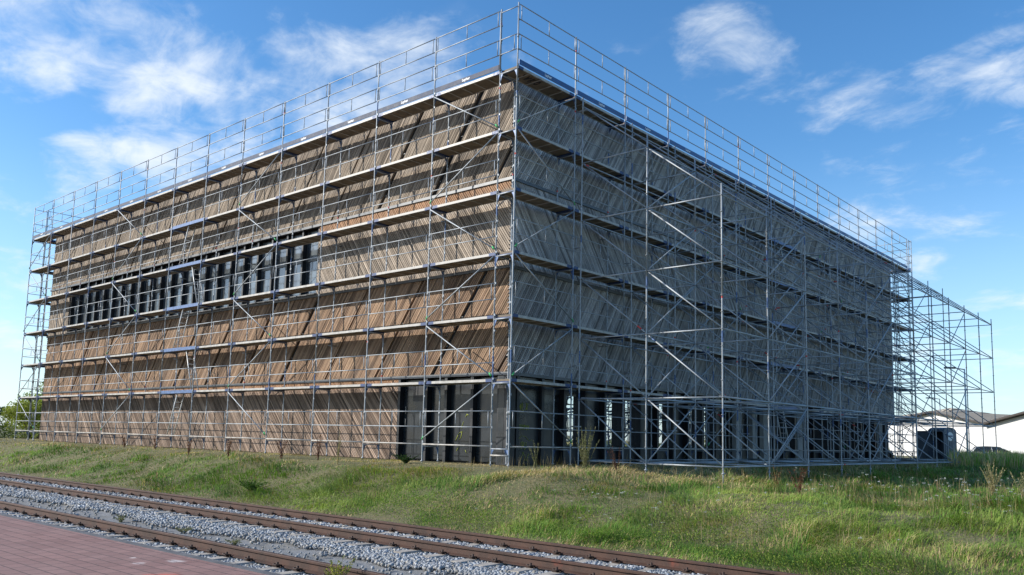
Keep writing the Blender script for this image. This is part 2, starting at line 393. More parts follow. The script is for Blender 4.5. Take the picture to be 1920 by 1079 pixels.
def track(name_label, rails, sy0, sy1, cat='railway track'):
    t = thing('railway_track', (0, 0, 0), name_label, cat, 'railway tracks')
    for ry in rails: link('rail', railm, t, (0, ry, -1.659))
    ms = MB(); sleeper_shape(ms, 0, sy0, sy1, -1.659); ms = ms.mesh('sleeper', [M['sleeper']])
    mc = []
    for ry in rails:
        c = MB(); clip_shape(c, 0, ry, -1.659); mc.append(c.mesh('rail_clip', [M['clip']]))
    for k in range(96):
        s = link('sleeper', ms, t, (12.3-0.6*k, 0, random.uniform(-.004, .002)), random.uniform(-.008, .008))
        for c in mc: link('rail_clip', c, s)
    rest = MB()
    for k in range(96, 230): sleeper_shape(rest, 12.3-0.6*k, sy0, sy1, -1.659)
    tag(rest.build('sleepers', [M['sleeper']], t), kind='stuff')
    return t
track('rusty two rail railway track at the foot of the grass bank', (-7.83, -9.33), -9.83, -7.33)
track('rusty railway track running along the red platform edge', (-12.12,), -13.16, -11.72)

# ballast stones: crushed stone of a few cm, thinner towards the far distance
def stones(n, area):
    d = np.exp(rng.uniform(np.log(6.5), np.log(75), n)); ang = rng.uniform(R(-76), R(14), n)   # polar around where the photo was taken
    x = CP.x+d*np.sin(ang); y = CP.y+d*np.cos(ang)
    x = np.where(d > 0, x, x)
    y = rng.uniform(-13.17, -6.72, n)
    x = 13.5-np.exp(rng.uniform(np.log(4.5), np.log(70), n))+4.5
    yy = y+0.5*(vnoise(x, y, 0.8, 9)-0.5)+.25*(vnoise(x, y, 3, 8)-.5); mid = sstep(-11.65, -11.35, yy)*(1-sstep(-10.6, -10.3, yy))
    keep = rng.random(n) > mid*0.985
    # nothing on the rails themselves
    for ry in (-7.83, -9.33, -12.12): keep &= np.abs(y-ry) > 0.085
    # sleeper tops mostly clear
    fx = np.abs(((12.3-x)/0.6+0.5) % 1-0.5)*0.6
    on = (fx < 0.11) & (((y > -9.78) & (y < -7.4)) | ((y < -11.85)))
    keep &= ~on | (rng.random(n) > 0.985)
    keep &= ~((y > -7.3) & (rng.random(n) < 0.6)); keep &= ~((y > -7.0) & (rng.random(n) < 0.7))
    x = x[keep]; y = y[keep]; n = len(x)
    dist = np.hypot(x-CP.x, y-CP.y)
    s = (0.0105+0.013*rng.random(n)**1.5)*(1+np.clip((dist-16)/30, 0, 1.2))
    shoulder = 1-((y > -9.9) & (y < -7.25) | (y < -11.6)); z = bedz(x, y)+s*rng.uniform(0.0, 0.9, n)+np.where(shoulder > 0, .03, .026)
    cube = np.array([[-1,-1,-1],[1,-1,-1],[1,1,-1],[-1,1,-1],[-1,-1,1],[1,-1,1],[1,1,1],[-1,1,1]], float)
    v = cube[None]*(0.72+0.45*rng.random((n, 8, 3)))*s[:, None, None]*(0.75+0.5*rng.random((n, 1, 3)))
    th = rng.uniform(0, 2*np.pi, n); ph = rng.uniform(-1.2, 1.2, n)
    c, s_, cp, sp = np.cos(th), np.sin(th), np.cos(ph), np.sin(ph)
    vy = v[..., 1]*cp[:, None]-v[..., 2]*sp[:, None]; vz = v[..., 1]*sp[:, None]+v[..., 2]*cp[:, None]
    vx = v[..., 0]*c[:, None]-vy*s_[:, None]; vy2 = v[..., 0]*s_[:, None]+vy*c[:, None]
    v = np.stack([vx+x[:, None], vy2+y[:, None], vz+z[:, None]], -1).reshape(-1, 3)
    f0 = np.array([[0,3,2,1],[4,5,6,7],[0,1,5,4],[1,2,6,5],[2,3,7,6],[3,0,4,7]])
    f = (f0[None]+(np.arange(n)*8)[:, None, None]).reshape(-1, 4)
    t = rng.random(n)**1.2
    base = np.stack([0.24+0.16*t, 0.265+0.155*t, 0.29+0.15*t], 1)*(0.5+0.75*rng.random(n))[:, None]
    warm = rng.random(n) < 0.16; base[warm] = base[warm]*np.array([1.15, 1.0, 0.8])
    dusty = np.clip(mid[keep]*1.5, 0, 1)[:, None]; base = base*(1-dusty*0.35)+np.array([0.24, 0.22, 0.19])*dusty*0.35
    cols = np.repeat(base, 8, axis=0)
    mt, nt, b = mat('ballast_stone')
    at = nt.new('ShaderNodeAttribute', attribute_name='Col').outputs['Color']
    nt.put(b.inputs['Base Color'], at); b.inputs['Roughness'].default_value = 0.85
    o = link('ballast_stones', mesh_np('ballast_stones', v, f, [mt], cols))
    return tag(o, 'loose blue grey crushed stones between and beside the rails', 'ballast', kind='stuff')
stones(330000, None)

# ------------------------------------------------------------------ the timber-clad building
XL, YR = -39.6, 39.6           # far ends of the two visible facades; near corner at (-1, 1)
Z0, Z1, Z2, Z3, Z4 = -0.62, 2.30, 5.80, 8.75, 12.18
hall = thing('timber_clad_building', (-20, 20, Z0), 'large flat roofed hall clad in weathered diagonal timber boards inside the scaffolding', 'building')
def hb(mb, name, mats): 
    o = mb.build(name, mats, hall); o.location = (20, -20, -Z0); return o
mb = MB(); mb.box((XL+.45, 1.45, Z1+.05), (-1.45, YR-.45, Z4-.1)); hb(mb, 'upper_floors', [M['black']])
mb = MB(); mb.box((XL+.1, 1.1, Z4-.1), (-1.1, YR-.1, Z4+.04)); hb(mb, 'roof', [M['roof']])
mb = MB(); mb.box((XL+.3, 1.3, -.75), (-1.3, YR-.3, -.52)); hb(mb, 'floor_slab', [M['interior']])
def boards(face, z0, z1, u0, u1, slope, tint, matname, strips=None, slits=None, light=1.0, name='cladding'):
    """face 'L' runs along x at y=1, face 'R' along y at x=-1; u increases with the axis"""
    mb = MB(); H = z1-z0
    u = u0-abs(slope)*H-0.2; tints = tint
    pos = (lambda u, d, z: (u, 1.0+d, z)) if face == 'L' else (lambda u, d, z: (-1.0-d, u, z))
    while u < u1+abs(slope)*H+0.2:
        w = random.choice((0.062, 0.070, 0.078)); gap = random.choice((0.020, 0.025, 0.030))
        d0 = random.choice((0.0, 0.004, 0.010))
        # centre line u(z) = u + slope*(z-z0)
        za, zb = z0, z1
        lo, hi = (u, u+w)
        if slope > 0: za = max(z0, z0+(u0-lo)/slope); zb = min(z1, z0+(u1-hi)/slope)
        else: za = max(z0, z0+(hi-u1)/(-slope)); zb = min(z1, z0+(lo-u0)/(-slope))
        skip = False
        if slits:
            s_ref, pitch, sw = slits       # slit position at the top edge
            ut = u+w/2+slope*H
            k = (ut-s_ref) % pitch
            skip = k < sw
        if zb-za > 0.05 and not skip:
            t = random.random(); c = tuple(a+(b-a)*t for a, b in zip(*tints))
            k = random.choice((0.58, 0.8, 1.0, 1.0, 1.1, 1.22))*light; c = tuple(min(1, x*k) for x in c)
            jz = random.uniform(-.01, .01)
            pts = []
            for d in (d0, 0.085):
                for zz_ in (za, zb+jz*0):
                    uu = u+slope*(zz_-z0); pts += [pos(uu, d, zz_), pos(uu+w, d, zz_)]
            # 0,1 front bottom 2,3 front top 4,5 back bottom 6,7 back top
            fs = [(0,1,3,2),(1,5,7,3),(4,0,2,6),(2,3,7,6),(0,4,5,1)]
            if face == 'R': fs = [f[::-1] for f in fs]; fs = [f[::-1] for f in fs]
            mb.poly(pts, fs, 0, False, c)
        u += w+gap
    hb(mb, name, [wood(matname, strips)])
    mb = MB()
    if face == 'L': mb.box((u0, 1.092, z0), (u1-(.095 if u1 > -1.2 else 0), 1.44, z1))
    else: mb.box((-1.44, u0+.095, z0), (-1.092, u1, z1))
    hb(mb, 'backing_wall', [M['black']])
    if slits:      # small pale brackets that show in the open joints
        s_ref, pitch, sw = slits; k0 = math.floor((u0-s_ref)/pitch)-1
        for k in range(k0, k0+30):
            mid_ = lambda z: s_ref+k*pitch+sw/2-.02-slope*(z1-z)
            za = z0 if mid_(z0) > u0+.1 else z0+(u0+.1-mid_(z0))/slope
            if mid_(z1) > u1-.1 or za > z1-.5: continue
            mb = MB(); mb.tube((mid_(za), 1.088, za), (mid_(z1), 1.088, z1), .008, 4)
            for q in range(1, 7):
                z = z1-H*q/7; uu = mid_(z)
                if z > za: mb.box((uu-.035, 1.03, z-.012), (uu+.035, 1.0925, z+.012))
            hb(mb, 'joint_strip', [M['flash']])
tan = ((0.21, 0.17, 0.13), (0.37, 0.305, 0.235)); brown = ((0.19, 0.12, 0.078), (0.37, 0.25, 0.16))
rosy = ((0.13, 0.09, 0.066), (0.36, 0.265, 0.20)); pale = ((0.25, 0.205, 0.16), (0.42, 0.35, 0.275))
grey = ((0.30, 0.295, 0.29), (0.47, 0.462, 0.452)); greywarm = ((0.25, 0.24, 0.23), (0.42, 0.405, 0.39))
boards('L', Z3+.06, Z4, XL, -1.0, 0.69, tan, 'larch_top_storey', None, (-2.5, 3.0, 0.15))
boards('L', Z2+.06, Z3-.05, -11.55, -1.0, -0.72, pale, 'larch_third_storey', 8.42)
boards('L', Z2+.06, Z3-.05, XL, -36.55, -0.72, tan, 'larch_third_storey_left', 9.5)
boards('L', Z1+.06, Z2-.05, XL, -1.0, 0.72, brown, 'larch_second_storey', None, (-2.15, 3.07, 0.15))
boards('L', Z0, Z1-.05, XL, -6.2, -0.9, rosy, 'larch_ground_storey', 2.02)
boards('R', Z3+.06, Z4, 1.0, YR, 0.68, grey, 'grey_larch_top_storey')
boards('R', Z2+.06, Z3-.05, 1.0, YR, -0.75, grey, 'grey_larch_third_storey')
boards('R', Z1+.06, Z2-.05, 1.0, YR, 0.62, greywarm, 'grey_larch_second_storey')
# zinc flashings between storeys (stop short of each other at the corner)
for z in (Z1, Z2, Z3):
    mb = MB(); mb.box((XL-.02, 0.955, z-.045), (-0.955, 1.09, z+.055)); hb(mb, 'flashing', [M['flash']])
    mb = MB(); mb.box((-1.09, 1.092, z-.045), (-0.957, YR+.02, z+.055)); hb(mb, 'flashing', [M['flash']])
mb = MB(); mb.box((XL-.03, 0.94, Z4), (-0.94, 1.1, Z4+.10)); mb.box((-1.1, 1.102, Z4), (-0.942, YR, Z4+.10)); hb(mb, 'roof_edge_trim', [M['flash']])
# closed far sides
mb = MB(); mb.box((XL+.02, 1.45, Z0), (XL+.44, YR-.02, Z4-.1)); hb(mb, 'side_wall', [M['black']])
# back wall: solid above, glazed strip at ground level
mb = MB(); mb.box((XL+.45, YR-.44, Z1), (-1.12, YR-.02, Z4-.1)); mb.box((XL+.45, YR-.44, Z0), (-31, YR-.02, Z1-.002)); mb.box((-31, YR-.44, Z0), (-1.12, YR-.02, -.1)); mb.box((-31, YR-.44, 1.95), (-1.12, YR-.02, Z1-.002)); hb(mb, 'back_wall', [M['black']])
for k in range(26):
    x = -31+1.15*k
    mb = MB(); mb.box((x, YR-.4, -.1), (x+.12, YR-.06, 1.95)); hb(mb, 'back_window_post', [M['anth']])
# window band on the sunlit side
band = (-36.5, -11.6)
mb = MB(); mb.box((band[0], 1.30, Z2+.10), (band[1], 1.445, Z3-.05)); hb(mb, 'window_band_backing', [M['black']])
nf = 22; step = (band[1]-band[0])/nf
pm = MB(); pm.box((0.101, 1.262, Z2+.20), (step-.101, 1.29, Z3-.10)); pm = pm.mesh('window_pane', [M['glassdark']])
fm = MB(); fm.box((-.055, 1.06, Z2+.12), (.055, 1.299, Z3-.052)); fm = fm.mesh('window_fin', [M['anth']])
tm = MB(); tm.box((0.061, 1.22, 7.362), (step-.061, 1.299, 7.458)); tm.box((0.061, 1.2, Z2+.121), (step-.061, 1.299, Z2+.198)); tm.box((0.061, 1.25, Z2+.19), (.10, 1.299, Z3-.052)); tm.box((step-.10, 1.25, Z2+.19), (step-.061, 1.299, Z3-.052)); tm = tm.mesh('transom_bar', [M['flash']])
def hl(name, me, loc): 
    o = link(name, me, hall, (20+loc[0], -20+loc[1], -Z0+loc[2])); return o
for k in range(nf):
    w = hl('window', tm, (band[0]+k*step, 0, 0)); link('pane', pm, w)
for k in range(nf+1): hl('window_fin', fm, (band[0]+k*step, 0, 0))
mb = MB(); mb.box((band[0]-.02, 0.93, Z2+.057), (band[1]+.05, 1.299, Z2+.115)); hb(mb, 'window_sill', [M['flash']])
# ground floor, sunlit side: dark doors between fins
gl = [-6.2, -4.78, -3.80, -2.56, -1.36]
for k, x in enumerate(gl[:-1]):
    x1 = gl[k+1]
    mb = MB(); mb.box((x+.07, 1.20, Z0+.06), (x1-.055, 1.26, Z1-.10)); d = hb(mb, 'door_panel', [M['panel']])
    mb = MB(); mb.box((x-.06, 1.0, Z0), (x+.06, 1.44, Z1-.05)); hb(mb, 'door_fin', [M['anth']])
    if k == 0:
        e = MB()
        for dz in (0.55, 1.0): e.tube((x+.22, 1.16, dz), (x+.22, 1.16, dz+.28), .014, 6)
        e.build('handle', [M['alu']], d)
        e = MB(); e.box((x+.55, 1.19, 1.45), (x+1.25, 1.199, 2.0)); e.build('vent_grille', [M['anth']], d)
mb = MB(); mb.box((-6.26, 1.27, Z0), (-1.46, 1.44, Z1-.05)); hb(mb, 'backing_wall', [M['black']])
mb = MB(); mb.box((-1.42, 1.0, Z0), (-1.0, 1.42, Z1-.05)); hb(mb, 'corner_post', [M['anth']])
mb = MB(); mb.box((-1.36, 1.0-.004, Z0+.05), (-1.12, 1.0, Z1-.1)); hb(mb, 'corner_panel', [M['panel']])
# ground floor, shaded side
mb = MB(); mb.box((-1.44, 1.43, Z0), (-1.20, YR, 0.02)); hb(mb, 'plinth', [M['anth']])
mb = MB(); mb.box((-1.44, 1.43, 1.76), (-1.20, YR, Z1-.05)); hb(mb, 'lintel_panel', [M['panel']])
fm = MB(); fm.box((-1.199, -.07, Z0), (-1.0, .07, Z1-.052)); fm.box((-1.42, -.07, .021), (-1.2, .07, 1.759)); fm = fm.mesh('window_fin', [M['anth']])
gm = MB(); gm.box((-1.275, .071, 0.021), (-1.26, 1.149, 1.759)); gm = gm.mesh('window_pane', [M['glass']])
om = MB(); om.box((-1.32, .071, 0.021), (-1.25, 1.149, 1.759)); om = om.mesh('closed_panel', [M['panel']])
k = 0; y = 1.62; solid = {0, 2, 5, 7, 10, 12, 18, 22, 25, 26, 30}
mb = MB(); mb.box((-1.199, 1.69, Z0), (-1.13, 2.76, Z1-.06)); gpan = hb(mb, 'door_panel', [M['panel']])
hl('window_fin', fm, (0, 1.56, 0))
y = 2.84; n = 0
while y < YR-.9:
    hl('window_fin', fm, (0, y, 0))
    if n in solid: hl('closed_panel', om, (0, y, 0))
    else: hl('window_pane', gm, (0, y, 0))
    y += 1.22; n += 1
for yy in (16.9, 18.6, 19.8, 24.0, 36.6):
    mb = MB(); mb.box((-1.195, yy, Z0), (-0.99, yy+.5, Z1-.055)); hb(mb, 'concrete_column', [M['conc']])
for xx in (-9, -17, -25, -33):
    for yy in (9, 17, 25, 33):
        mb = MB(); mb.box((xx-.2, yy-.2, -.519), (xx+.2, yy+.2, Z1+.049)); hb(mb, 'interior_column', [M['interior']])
# yellow hand-drawn graffiti on the dark panels
def scribble(pts_list, pos, r=0.012, name='graffiti', par=None):
    mb = MB()
    for pts in pts_list: mb.path([pos(a, b) for a, b in pts], r, 4)
    return hb(mb, name, [M['yellowpaint']])
LET = {'W': [[(0,1),(.2,0),(.4,.8),(.6,0),(.8,1)]], 'L': [[(0,1),(0,0),(.6,0)]], 'J': [[(.2,1),(.7,1)],[(.5,1),(.5,.1),(.25,0),(0,.2)]], 'E': [[(.6,1),(0,1),(0,0),(.6,0)],[(0,.5),(.5,.5)]],
 'R': [[(0,0),(0,1),(.5,.9),(.5,.55),(0,.5),(.6,0)]], 'O': [[(.3,1),(0,.6),(.1,.1),(.4,0),(.6,.4),(.5,.9),(.3,1)]], 'X': [[(0,1),(.6,0)],[(.6,1),(0,0)]], 'K': [[(0,0),(0,1)],[(.6,1),(0,.45),(.6,0)]], 'I': [[(.1,1),(.1,0)]],
 'U': [[(0,1),(0,.2),(.3,0),(.6,.2),(.6,1)]], '9': [[(.6,.6),(.2,.5),(0,.8),(.3,1),(.6,.9),(.5,.2),(.1,0)]], '7': [[(0,1),(.65,1),(.2,0)]], 'A': [[(0,0),(.35,1),(.7,0)],[(.15,.4),(.55,.4)]], 'C': [[(.6,.9),(.25,1),(0,.5),(.2,0),(.6,.1)]], 'M': [[(0,0),(.1,1),(.35,.3),(.6,1),(.7,0)]]}
def word(txt, u0, z0, h, pos, r=0.009, mirror=False, slant=.15, mats=None, name='graffiti', adv=.85):
    strokes = []; u = u0
    for ch in txt:
        for st in LET[ch]: strokes.append([(u+(a*.7+b*slant)*h+random.uniform(-.01, .01), z0+b*h+random.uniform(-.01, .01)) for a, b in st])
        u += h*adv*.8
    mb = MB()
    for st in strokes: mb.path([pos(a, b) for a, b in st], r, 4)
    return mb
posR = lambda a, b: (-1.125, a, b)
for txt, u, z, h in (('WLX', 1.72, 1.15, .26), ('JERROX', 1.70, .52, .15), ('9U', 1.85, -.12, .24)):
    hb(word(txt, u, z, h, posR), 'graffiti', [M['yellowpaint']])
mb = MB(); mb.path([posR(1.75, .2), posR(1.9, .32), posR(2.1, .3), posR(2.3, .15), posR(2.45, .2)], .006, 4); mb.path([posR(1.9, -.45), posR(2.0, -.2), posR(2.15, -.5), posR(2.3, -.25)], .006, 4); hb(mb, 'graffiti', [M['yellowpaint']])
posL = lambda a, b: (a, 1.195, b)
mb = MB(); mb.path([posL(-3.45, .1), posL(-3.3, .35), posL(-3.15, .42), posL(-3.2, .2), posL(-3.3, .15)], .012, 4); mb.path([posL(-3.0, .9), posL(-2.95, 1.0), posL(-2.85, .95)], .012, 4); mb.path([posL(-3.4, -.25), posL(-3.3, -.1)], .008, 4); mb.path([posL(-2.98, -.2), posL(-2.92, -.3)], .012, 4)
mb.path([posL(-3.2, .5), posL(-3.1, .75)], .008, 4); hb(mb, 'graffiti', [M['yellowpaint']])

# ------------------------------------------------------------------ frame scaffolding
BAY = 3.07; WD = 0.73
def std_mesh(z0, z1, seed, rosettes=False, r=0.0242):
    rr = random.Random(seed); mb = MB()
    mb.tube((0,0,z0), (0,0,z0+.45), .019, 7, 0)                      # base jack
    mb.tube((0,0,z0+.30), (0,0,z0+.335), .05, 8, 0)
    cuts = [z0+.42]; z = z0+.42+rr.uniform(0.3, 1.6)
    while z < z1-.4:
        k = rr.random(); ln = rr.choice((.06, .25, .35, .4)) if k < .42 else 0
        if ln: cuts += [z, z+ln]
        z += rr.uniform(1.1, 2.3)
    cuts.append(z1)
    for i in range(len(cuts)-1):
        ln = cuts[i+1]-cuts[i]
        mi = 0 if i % 2 == 0 else (2 if ln < .1 else 1)
        mb.tube((0,0,cuts[i]), (0,0,cuts[i+1]), r+(0.0008 if mi else 0), 8, mi, caps=(i == len(cuts)-2))
    if rosettes:
        z = z0+.5
        while z < z1: mb.tube((0,0,z), (0,0,z+.012), .052, 8, 0); z += .5
    else:
        for z in np.arange(1.0, z1, 2.0): mb.tube((0,0,z-.06), (0,0,z+.06), r+.006, 8, 0)
        for z in np.arange(0, z1-.9, 1.0):
            for q in (.05, .55): mb.box((-.045, -.02, z+q-.03), (-.018, .02, z+q+.03), 0)
    return mb.mesh('standard', [M['galv'], M['blue_worn'], M['red']])
STD = [std_mesh(-.9, 14.12, s) for s in range(4)]
STI = [std_mesh(-.9, 11.98, s+10) for s in range(3)]
def deck_mesh(hatch=False, toe=None, blue=False):
    mb = MB(); a, b = .055, BAY-.055; y0, y1 = -.70, -.035
    mb.box((a, y0+.02, -.035), (b, y1-.02, .03), 1)                 # board
    for y in (y0, y1): mb.box((a+.26, y-.022, -.045), (b-.26, y+.022, .036), 0)
    for y in (y0, y1):
        for (p, q) in ((a, a+.26), (b-.26, b)): mb.box((p, y-.023, -.052), (q, y+.023, .046), 2)
    for p in (a, b-.07): mb.box((p, y0+.024, -.075), (p+.07, y1-.024, -.036), 2)
    for k in range(1, 5):
        x = a+(b-a)*k/5; mb.box((x-.02, y0+.024, -.055), (x+.02, y1-.024, -.036), 0)
    if blue:
        mb.box((a, y1+.024, -.07), (b, y1+.036, .075), 2)
    me = mb.mesh('deck', [M['alu'], M['ply'], M['blue_worn'] if blue else M['blue']]); return me
DECK = deck_mesh(); HDECK = deck_mesh(blue=True)
def guard_mesh(levels=((.55, 1.05),)):
    mb = MB()
    for lo, hi in levels:
        for z in (lo, hi): mb.tube((.03, .03, z), (BAY-.03, .03, z), .0175, 6)
        for x in (.12, BAY/2, BAY-.12): mb.tube((x, .03, lo), (x, .03, hi), .0145, 6)
    return mb.mesh('guardrail', [M['galv']])
GR = guard_mesh(); GR2 = guard_mesh(((.55, 1.05), (1.55, 2.05)))
def bearer_mesh():
    mb = MB(); mb.tube((0, -.02, -.075), (0, -WD+.02, -.075), .021, 7)
    for y, s in ((0, -1), (-WD, 1)):
        mb.poly([(-.006, y+s*.025, -.10), (-.006, y+s*.12, -.10), (-.006, y+s*.06, -.20), (-.006, y+s*.025, -.32), (.006, y+s*.025, -.10), (.006, y+s*.12, -.10), (.006, y+s*.06, -.20), (.006, y+s*.025, -.32)],
                [(0,1,2,3), (7,6,5,4), (0,4,5,1), (1,5,6,2), (2,6,7,3)], 1)
    return mb.mesh('frame_bearer', [M['galv'], M['blue_worn']])
BEAR = bearer_mesh()
def toe_mesh(m_): 
    mb = MB(); mb.box((.06, .0, .07), (BAY-.06, .024, .235)); return mb.mesh('toe_board', [m_])
TOE = {'b': toe_mesh(M['toe_blue']), 'g': toe_mesh(M['toe_grey'])}
LB = MB(); LB.tube((.05, .035, -.03), (BAY-.05, .035, -.03), .024, 7); LB = LB.mesh('base_rail', [M['alu']])
# lettering
def text_mesh(body, size, name, m_, extr=.002):
    cu = bpy.data.curves.new('t', 'FONT'); cu.body = body; cu.size = size; cu.extrude = extr; cu.align_x = 'CENTER'; cu.offset = size*.02
    o = bpy.data.objects.new('t', cu); scene.collection.objects.link(o)
    bpy.context.view_layer.update()
    me = bpy.data.meshes.new_from_object(o.evaluated_get(bpy.context.evaluated_depsgraph_get())); me.name = name
    bpy.data.objects.remove(o); me.materials.clear(); me.materials.append(m_); return me
LOGO = text_mesh('Layher', .135, 'lettering', M['white'])
def ladder_mesh(up):
    mb = MB(); H = 1.98; dx = up
    for y in (-.12, -.46):
        mb.tube((0, y, .04), (dx, y, H+.05), .027, 6)
    n = 8
    for k in range(1, n): t = k/n; mb.tube((dx*t, -.12, .04+H*t), (dx*t, -.46, .04+H*t), .016, 5)
    return mb.mesh('ladder', [M['bright']])
LAD = {1: ladder_mesh(.75), -1: ladder_mesh(-.75)}
def facade_scaffold(label, loc, rotz, nb, braces, ladder_bay=None, toe='b', flip=False, levels=7, group='scaffolds around the timber building', lean0=1, ledge_end=True):
    t = thing('facade_scaffold', loc, label, 'scaffold', group, rotz)
    idx = list(range(nb+1))
    for i in idx:
        link('standard', STD[(i*7+nb) % 4], t, (i*BAY, 0, 0), 0); link('standard', STI[(i*5+1) % 3], t, (i*BAY, -WD, 0), 0)
        for L in range(0, 7):
            link('frame_bearer', BEAR, t, (i*BAY, 0, 2.0*L+(-.02 if L else -.03)))
    for i in range(nb):
        link('base_rail', LB, t, (i*BAY, 0, 0))
        link('guardrail', GR, t, (i*BAY, 0, 0))
        for L in range(1, 7):
            h = ladder_bay == i and L < 6
            d = link('hatch_deck' if h else 'deck', HDECK if h else DECK, t, (i*BAY, 0, 2.0*L+random.uniform(-.006, .006)))
            if L < 6: link('guardrail', GR, t, (i*BAY, 0, 2.0*L))
        link('top_guardrail', GR2, t, (i*BAY, 0, 12.0))
        tb = link('toe_board', TOE[toe], t, (i*BAY, 0, 12.0))
        lt = link('lettering', LOGO, tb, (BAY*.5, .025, .115)); lt.rotation_euler = (R(90), 0, R(180))
    for bay, first in braces:      # zigzag of face braces, from the top deck to the ground
        side = first
        for L in range(5, -1, -1):
            xa, xb = (bay, bay+1) if side == 0 else (bay+1, bay)
            mb = MB(); mb.tube((xa*BAY+(.05 if xb > xa else -.05), .055, 2*L+1.9), (xb*BAY-(.05 if xb > xa else -.05), .055, 2*L+.16), .021, 6)
            s = -1 if xb > xa else 1
            mb.tube((xb*BAY+s*.10, .055, 2*L+.23), (xb*BAY+s*.02, .055, 2*L+.13), .027, 6, 1)
            mb.build('brace', [M['galv'], M['green']], t); side = 1-side
    if ladder_bay is not None:
        for L in range(0, 5):
            s = lean0 if L % 2 == 0 else -lean0
            xb = (ladder_bay+.5)*BAY-s*1.0+(.2*lean0)
            link('ladder', LAD[s], t, (xb, 0, 2.0*L))
    for i in idx[1:-1:1]:
        for L in (2, 4, 6):
            if (i+L) % 2 == 0: continue
            mb = MB(); mb.tube((i*BAY+.07, -WD+.12, 2*L-.35), (i*BAY+.07, -1.0, 2*L-.35), .02, 6); mb.tube((i*BAY-.02, -WD, 2*L-.35), (i*BAY+.1, -WD, 2*L-.35), .034, 6)
            mb.build('wall_tie', [M['galv_dull']], t)
    return t
LT = facade_scaffold('tall metal frame scaffold in front of the sunlit brown facade', (-WD, 0, 0), R(180), 13, ((0, 1), (4, 0), (8, 1), (12, 0)), 6, 'g', lean0=-1)
RT = facade_scaffold('tall metal frame scaffold in front of the shaded grey facade', (0, 13*BAY, 0), R(-90), 13, ((12, 0), (8, 1), (4, 0), (0, 1)), 6, 'b', lean0=1)
WT = facade_scaffold('short return of frame scaffold round the far left corner', (XL-1.04, WD+.06, 0), R(90), 3, ((1, 0),), None, 'b')
NTH = facade_scaffold('short return of frame scaffold behind the far right corner', (-3*BAY+.07, YR+1.05, 0), 0, 3, ((2, 0), (0, 1)), None, 'b')
# end guards (closing the short sides)
def end_guard(parent, x, L, top=False):
    mb = MB()
    for z in ((.55, 1.05) if not top else (.55, 1.05, 1.98)): mb.tube((x, -.02, 2*L+z), (x, -WD+.02, 2*L+z), .0165, 6)
    if top:
        mb.tube((x, -WD, 12), (x, -WD, 14.02), .024, 7)
        mb.path([(x, -.12, 13.05), (x, -.12, 12.62), (x, -.2, 12.55), (x, -WD+.08, 12.55)], .015, 5)
    mb.build('end_guardrail', [M['galv']], parent)
for L in range(1, 7): end_guard(LT, 13*BAY+.03, L, L == 6)
end_guard(RT, 13*BAY+.03, 6, True)
end_guard(NTH, 3*BAY+.03, 6, True)
for L in range(1, 6): end_guard(NTH, 3*BAY+.03, L)
# corner double rail between both runs, low down
mb = MB(); mb.tube((13*BAY+.02, .0, -.30), (13*BAY+.02, -WD, -.30), .024, 7); mb.build('base_rail', [M['alu']], RT)
# black felt-pen marks under the first top deck of the shaded run
posU = lambda a, b: (-.12-b, a, 11.955)
w_ = word('7AKO', .55, 0.05, .30, posU, .016, slant=0, adv=1.05)
o = w_.build('marking', [M['markpaint']]); o.parent = RT; o.matrix_parent_inverse = (Matrix.Translation((0, 13*BAY, 0)) @ Matrix.Rotation(R(-90), 4, 'Z')).inverted()

# ------------------------------------------------------------------ buttress scaffolding (stepped, on the shaded side)
BX = (.27, 2.84, 5.41); BZ = -.44
bt = thing('buttress_scaffold', (0, 0, -.9), 'deep stepped grid of tubes and slanting braces propped against the shaded facade scaffold', 'scaffold', 'scaffolds around the timber building')
def bpart(mb, name, mats): o = mb.build(name, mats, bt); o.location = (0, 0, .9); return o
yf = [3.14+BAY*i for i in range(12)]
BST = {}
for r_, top in ((0, 12.35), (1, 10.45), (2, 8.35)):
    BST[r_] = [std_mesh(-.95, BZ+top, 40+r_*10+s, True) for s in range(3)]
for i, y in enumerate(yf):
    for r_ in range(3):
        o = link('standard', BST[r_][(i*5+r_) % 3], bt, (BX[r_], y, .9), random.uniform(0, 1))
BM = [M['galv'], M['blue_worn'], M['red']]
def btube(mb, p, q, r=.0235, col=None):
    p = Vector(p); q = Vector(q); d = q-p
    k = random.random()
    if k < .12:      # coloured owner's band near one end
        t0 = random.choice((.05, .88)); t1 = t0+.06; mi = random.choice((1, 2, 2))
        mb.tube(p, p+d*t0, r, 7, 0); mb.tube(p+d*t0, p+d*t1, r+.001, 7, mi); mb.tube(p+d*t1, q, r, 7, 0)
    else: mb.tube(p, q, r, 7, 0)
def many(name, members, keep):
    for k, (p, q, r) in enumerate(members[:keep]):
        mb = MB(); btube(mb, p, q, r); bpart(mb, name, BM)
    if members[keep:]:
        mb = MB()
        for p, q, r in members[keep:]: btube(mb, p, q, r)
        tag(bpart(mb, name+'s', BM), kind='stuff')
top = (6, 5, 4)
led = []; tra = []; dia = []
for i in range(11):
    for r_ in range(3):
        for L in range(top[r_]+1):
            led.append(((BX[r_], yf[i]+.04, BZ+2*L), (BX[r_], yf[i+1]-.04, BZ+2*L), .0235))
for i in range(12):
    for r_ in range(2):
        for L in range(top[r_+1]+1):
            tra.append(((BX[r_]+.04, yf[i], BZ+2*L), (BX[r_+1]-.04, yf[i], BZ+2*L), .0235))
        for L in range(1, top[r_]+1):
            dia.append(((BX[r_]+.05, yf[i]+.035, BZ+2*L-.05), (BX[r_+1]-.05, yf[i]+.035, BZ+2*L-1.95), .0235))
many('ledger', led, 96); many('transom', tra, 94); many('diagonal_brace', dia, 94)
lb = []
